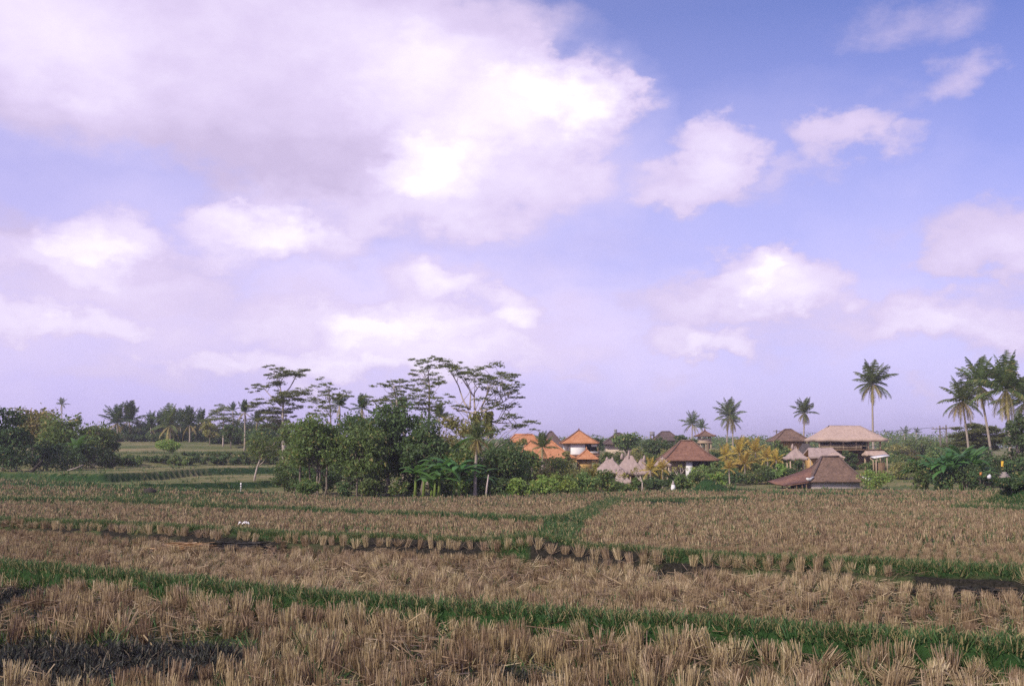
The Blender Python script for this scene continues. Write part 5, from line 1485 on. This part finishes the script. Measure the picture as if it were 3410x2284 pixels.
xe, Ye = e[0], 186; ze = tz(xe, Ye); he = e[2] - ze
r_ = tag(empty('power_pole', (xe, Ye, ze)), 'power pole with a short crossarm left of the small brown-roofed house on the rise', 'power pole', 'power poles')
MB().tube([(0, 0, -.3), (0, 0, he * .5), (0, 0, he + .3)], [.15, .13, .1], 8).build('pole', M['pole'], r_); MB().box((0, -.1, he), (1.4, .1, .12)).build('crossarm', M['pole'], r_)

# ------------------------------------------------------------------ sky, clouds and sun
SUN_EL, SUN_AZ = radians(35), radians(-138)     # azimuth from +y towards +x: high on the left, a little behind the camera
w = bpy.data.worlds.new('World'); SC.world = w; w.use_nodes = True
nt = w.node_tree; nt.nodes.clear()
wo = nt.nodes.new('ShaderNodeOutputWorld'); bg = nt.nodes.new('ShaderNodeBackground')
link(nt, bg.outputs[0], wo.inputs[0])
sky = nt.nodes.new('ShaderNodeTexSky'); sky.sky_type = 'NISHITA'; sky.sun_disc = False
sky.sun_elevation = SUN_EL; sky.sun_rotation = SUN_AZ
sky.altitude = 100; sky.air_density = 1.0; sky.dust_density = 1.2; sky.ozone_density = 2.0
tc = nt.nodes.new('ShaderNodeTexCoord'); D = tc.outputs['Generated']
sep = nt.nodes.new('ShaderNodeSeparateXYZ'); link(nt, D, sep.inputs[0])
az = math_(nt, 'ARCTAN2', sep.outputs[0], sep.outputs[1])
el = math_(nt, 'ARCSINE', sep.outputs[2])


def azel(sx, sy):
    a, b = ray(sx, sy)
    return math.atan2(a, 1), math.atan2(b, sqrt(a * a + 1))


# warp the cloud coordinates so that edges billow
def noise3(scale, detail, off, rough=.55, stretch=(1, 1, 1.6)):
    mp = nt.nodes.new('ShaderNodeMapping'); mp.inputs['Location'].default_value = off; mp.inputs['Scale'].default_value = stretch
    link(nt, D, mp.inputs[0])
    n = nt.nodes.new('ShaderNodeTexNoise'); n.inputs['Scale'].default_value = scale; n.inputs['Detail'].default_value = detail
    n.inputs['Roughness'].default_value = rough
    link(nt, mp.outputs[0], n.inputs['Vector'])
    return n


wn = noise3(5.0, 4, (3, 1, 0))
wsep = nt.nodes.new('ShaderNodeSeparateColor'); link(nt, wn.outputs['Color'], wsep.inputs[0])
azw = math_(nt, 'ADD', az, math_(nt, 'MULTIPLY', math_(nt, 'SUBTRACT', wsep.outputs[0], .5), .16))
elw = math_(nt, 'ADD', el, math_(nt, 'MULTIPLY', math_(nt, 'SUBTRACT', wsep.outputs[1], .5), .10))
wn2 = noise3(19, 6, (1, 7, 3), .6)
ws2 = nt.nodes.new('ShaderNodeSeparateColor'); link(nt, wn2.outputs['Color'], ws2.inputs[0])
azw = math_(nt, 'ADD', azw, math_(nt, 'MULTIPLY', math_(nt, 'SUBTRACT', ws2.outputs[0], .5), .09))
elw = math_(nt, 'ADD', elw, math_(nt, 'MULTIPLY', math_(nt, 'SUBTRACT', ws2.outputs[1], .5), .07))
pos = nt.nodes.new('ShaderNodeCombineXYZ'); link(nt, azw, pos.inputs[0]); link(nt, elw, pos.inputs[1])
n_big = noise3(4.5, 7, (0, 0, 0), .6).outputs['Fac']
n_det = noise3(17, 9, (5, 2, 1), .64).outputs['Fac']
n_hi = noise3(2.2, 5, (9, 4, 2), .55).outputs['Fac']

# (x, y, rx, ry, cover, brightness) in photo pixels; turned into directions of the sky
CLOUDS = [(450, 60, 1150, 330, 1.0, .75), (1050, 330, 620, 300, .95, .12), (900, 480, 420, 180, .7, -.05), (1450, 60, 520, 190, .9, .5), (200, 300, 520, 190, .8, .15), (100, 80, 500, 250, .6, .4), (600, 1150, 900, 220, .32, .38), (1300, 1190, 800, 160, .38, .5), (650, 980, 750, 150, .32, .35), (1500, 450, 520, 330, .5, .4),
          (1560, 300, 400, 210, .8, .75), (1890, 300, 190, 120, .9, .8), (1790, 380, 300, 130, .8, .7), (1360, 535, 170, 80, .7, .75), (1500, 575, 150, 75, .6, .6), (1450, 470, 190, 90, .4, .35), (1560, 600, 360, 140, .7, .6),
          (1330, 640, 300, 130, .5, .35), (2010, 330, 130, 70, .6, .4),
          (350, 770, 210, 90, .9, 1.15), (220, 850, 260, 90, .8, .8), (480, 880, 300, 90, .6, .3), (830, 800, 260, 100, .9, 1.2), (1000, 720, 330, 110, .6, .5), (1080, 830, 180, 70, .6, .6),
          (1200, 760, 420, 120, .35, .4), (60, 720, 130, 90, .6, -.1),
          (1440, 955, 190, 95, .8, .9), (1560, 930, 170, 85, .6, .8), (1730, 1035, 130, 80, .9, 1.2), (1300, 1080, 280, 80, .7, .7), (1180, 1130, 170, 60, .75, .8), (1620, 1110, 330, 80, .6, .75), (1500, 1210, 500, 60, .45, .7),
          (120, 1085, 170, 70, .85, .75), (370, 1105, 150, 55, .8, .7), (680, 1230, 130, 45, .7, .65), (900, 1200, 200, 50, .5, .6), (1150, 1260, 260, 40, .5, .7), (900, 1050, 190, 70, .4, .3), (420, 960, 520, 70, .4, .15), (500, 1300, 300, 50, .3, .25),
          (2370, 500, 180, 125, .95, .8), (2260, 600, 250, 90, .8, .6), (2330, 660, 320, 60, .5, .3), (2640, 570, 190, 50, .5, .4), (2840, 460, 200, 85, .9, .6), (3075, 470, 80, 60, .45, .3),
          (2460, 915, 150, 90, .8, .9), (2550, 880, 130, 85, .7, .7), (2680, 945, 220, 95, 1.0, .9), (2390, 1000, 370, 75, .75, .6), (2560, 1050, 480, 70, .55, .4), (2680, 1150, 420, 60, .4, .4),
          (2210, 1130, 140, 60, .9, 1.0), (2390, 1155, 160, 50, .85, .95),
          (3380, 790, 320, 150, 1.1, .65), (3250, 850, 220, 60, .5, .25), (3200, 1055, 340, 115, 1.1, .95), (3050, 1090, 320, 50, .5, .35), (2960, 770, 130, 50, .3, .2),
          (3200, 260, 150, 100, .55, .35), (3050, 60, 320, 100, .5, .35), (2980, 340, 200, 60, .2, .2),
          (1920, 1285, 100, 30, .4, .4), (2250, 1250, 100, 30, .35, .4), (3010, 1285, 100, 30, .4, .4), (2050, 900, 500, 130, .2, .1), (1900, 700, 500, 150, .15, .1), (2050, 1040, 260, 70, .25, .2)]
cov = None; bri = None
for sx, sy, rx, ry, cw, br in CLOUDS:
    a, e = azel(sx, sy); k = cos(atan2((sx - CX), F))
    v = nt.nodes.new('ShaderNodeVectorMath'); v.operation = 'SUBTRACT'; link(nt, pos.outputs[0], v.inputs[0]); v.inputs[1].default_value = (a, e, 0)
    v2 = nt.nodes.new('ShaderNodeVectorMath'); v2.operation = 'MULTIPLY'; link(nt, v.outputs[0], v2.inputs[0])
    v2.inputs[1].default_value = (F / (rx * 1.15 * k * k), F / (ry * 1.15 * k), 0)
    d2 = nt.nodes.new('ShaderNodeVectorMath'); d2.operation = 'DOT_PRODUCT'; link(nt, v2.outputs[0], d2.inputs[0]); link(nt, v2.outputs[0], d2.inputs[1])
    f = math_(nt, 'SUBTRACT', 1.0, d2.outputs['Value'], clamp=True)
    cov = math_(nt, 'MULTIPLY', f, cw) if cov is None else math_(nt, 'MULTIPLY_ADD', f, cw, cov)
    bri = math_(nt, 'MULTIPLY', f, br) if bri is None else math_(nt, 'MULTIPLY_ADD', f, br, bri)
# clouds over the rest of the sky (behind and beside the camera)
out_view = nt.nodes.new('ShaderNodeMapRange'); out_view.inputs[1].default_value = .62; out_view.inputs[2].default_value = .95
link(nt, math_(nt, 'ABSOLUTE', az), out_view.inputs[0])
up_view = nt.nodes.new('ShaderNodeMapRange'); up_view.inputs[1].default_value = .5; up_view.inputs[2].default_value = .8
link(nt, el, up_view.inputs[0])
ov = math_(nt, 'MAXIMUM', out_view.outputs[0], up_view.outputs[0])
rest = math_(nt, 'MULTIPLY', math_(nt, 'SUBTRACT', n_hi, .42, clamp=True), 4.0)
cov = math_(nt, 'MULTIPLY_ADD', ov, rest, cov); bri = math_(nt, 'MULTIPLY_ADD', ov, math_(nt, 'MULTIPLY', rest, .5), bri)
ragged = math_(nt, 'ADD', math_(nt, 'MULTIPLY', math_(nt, 'SUBTRACT', n_big, .5), 1.2), math_(nt, 'MULTIPLY', math_(nt, 'SUBTRACT', n_det, .5), .85))
dens = math_(nt, 'ADD', cov, math_(nt, 'MULTIPLY', ragged, math_(nt, 'ADD', math_(nt, 'MULTIPLY', cov, 1.0, clamp=True), .25)))
mr = nt.nodes.new('ShaderNodeMapRange'); mr.interpolation_type = 'SMOOTHSTEP'
mr.inputs[1].default_value = .03; mr.inputs[2].default_value = .8; link(nt, dens, mr.inputs[0])
mask = mr.outputs[0]
bn = math_(nt, 'ADD', math_(nt, 'MULTIPLY', bri, .55), math_(nt, 'MULTIPLY', ragged, .55), clamp=True)
SB = .1
K = 1 / SB
cloud = ramp(nt, bn, [(0, (.56, .47, .68)), (.35, (.69, .59, .82)), (.7, (.84, .75, .94)), (1, (.98, .92, .99))])
cloud = mixc(nt, 1.0, cloud, (K, K, K), 'MULTIPLY')
blue = mixc(nt, 1.0, sky.outputs[0], (1.02, .92, 1.4), 'MULTIPLY')
dk = nt.nodes.new('ShaderNodeMapRange'); dk.interpolation_type = 'SMOOTHSTEP'; dk.inputs[1].default_value = .0; dk.inputs[2].default_value = .6; link(nt, az, dk.inputs[0])
blue = mixc(nt, math_(nt, 'MULTIPLY', dk.outputs[0], .55), blue, mixc(nt, 1.0, blue, (.62, .72, .88), 'MULTIPLY'))
# milky lilac air low over the land
hz = nt.nodes.new('ShaderNodeMapRange'); hz.inputs[1].default_value = .42; hz.inputs[2].default_value = .0; link(nt, el, hz.inputs[0])
hz2 = nt.nodes.new('ShaderNodeMapRange'); hz2.inputs[1].default_value = .6; hz2.inputs[2].default_value = -.5; link(nt, az, hz2.inputs[0])
hzf = math_(nt, 'ADD', math_(nt, 'MULTIPLY', hz.outputs[0], .75), math_(nt, 'MULTIPLY', hz2.outputs[0], .25), clamp=True)
blue = mixc(nt, hzf, blue, (.60 * K, .52 * K, .90 * K))
VEIL = [(500, 150, 1500, 520, .6), (600, 1010, 1500, 400, .7), (1500, 1130, 1100, 330, .6), (1560, 450, 700, 480, .55), (2500, 1150, 1000, 260, .35), (3350, 950, 700, 420, .3), (2500, 700, 900, 450, .2)]
veil = None
for sx, sy, rx, ry, vw in VEIL:
    a, e = azel(sx, sy)
    v = nt.nodes.new('ShaderNodeVectorMath'); v.operation = 'SUBTRACT'; link(nt, pos.outputs[0], v.inputs[0]); v.inputs[1].default_value = (a, e, 0)
    v2 = nt.nodes.new('ShaderNodeVectorMath'); v2.operation = 'MULTIPLY'; link(nt, v.outputs[0], v2.inputs[0]); v2.inputs[1].default_value = (F / rx, F / ry, 0)
    d2 = nt.nodes.new('ShaderNodeVectorMath'); d2.operation = 'DOT_PRODUCT'; link(nt, v2.outputs[0], d2.inputs[0]); link(nt, v2.outputs[0], d2.inputs[1])
    f = math_(nt, 'MULTIPLY', math_(nt, 'SUBTRACT', 1.0, d2.outputs['Value'], clamp=True), vw)
    veil = f if veil is None else math_(nt, 'ADD', veil, f)
veil = math_(nt, 'MULTIPLY', veil, math_(nt, 'MULTIPLY_ADD', math_(nt, 'SUBTRACT', n_big, .5), 2.2, .8, clamp=True), clamp=True)
blue = mixc(nt, math_(nt, 'MINIMUM', veil, .8), blue, (.78 * K, .68 * K, .95 * K))
col = mixc(nt, math_(nt, 'MULTIPLY', mask, .93), blue, cloud)
link(nt, col, bg.inputs['Color']); bg.inputs['Strength'].default_value = SB

sd = bpy.data.lights.new('sun', 'SUN'); sd.energy = 3.5; sd.angle = radians(.5); sd.color = (1, .91, .78)
so = bpy.data.objects.new('sun', sd); COL.objects.link(so)
from mathutils import Vector
dv = Vector((sin(SUN_AZ) * cos(SUN_EL), cos(SUN_AZ) * cos(SUN_EL), sin(SUN_EL)))
so.rotation_euler = dv.to_track_quat('Z', 'Y').to_euler()
so.location = (-60, -30, 80)

vs = SC.view_settings; vs.view_transform = 'Standard'; vs.look = 'None'; vs.exposure = .22; vs.gamma = 1
SC.display_settings.display_device = 'sRGB'
SC.cycles.use_denoising = False
SC.cycles.max_bounces = 5; SC.cycles.transparent_max_bounces = 8

# the air: faint even haze over the whole place
hz_m, hnt, hout = nodes_of('haze'); pv = hnt.nodes.new('ShaderNodeVolumePrincipled')
pv.inputs['Color'].default_value = (.86, .84, .95, 1); pv.inputs['Density'].default_value = .0005; pv.inputs['Anisotropy'].default_value = .2
hnt.links.new(pv.outputs[0], hout.inputs['Volume'])
tag(MB().box((0, 1700, 13), (9000, 3760, 34)).build('haze', hz_m), kind='stuff')
SC.cycles.volume_bounces = 0
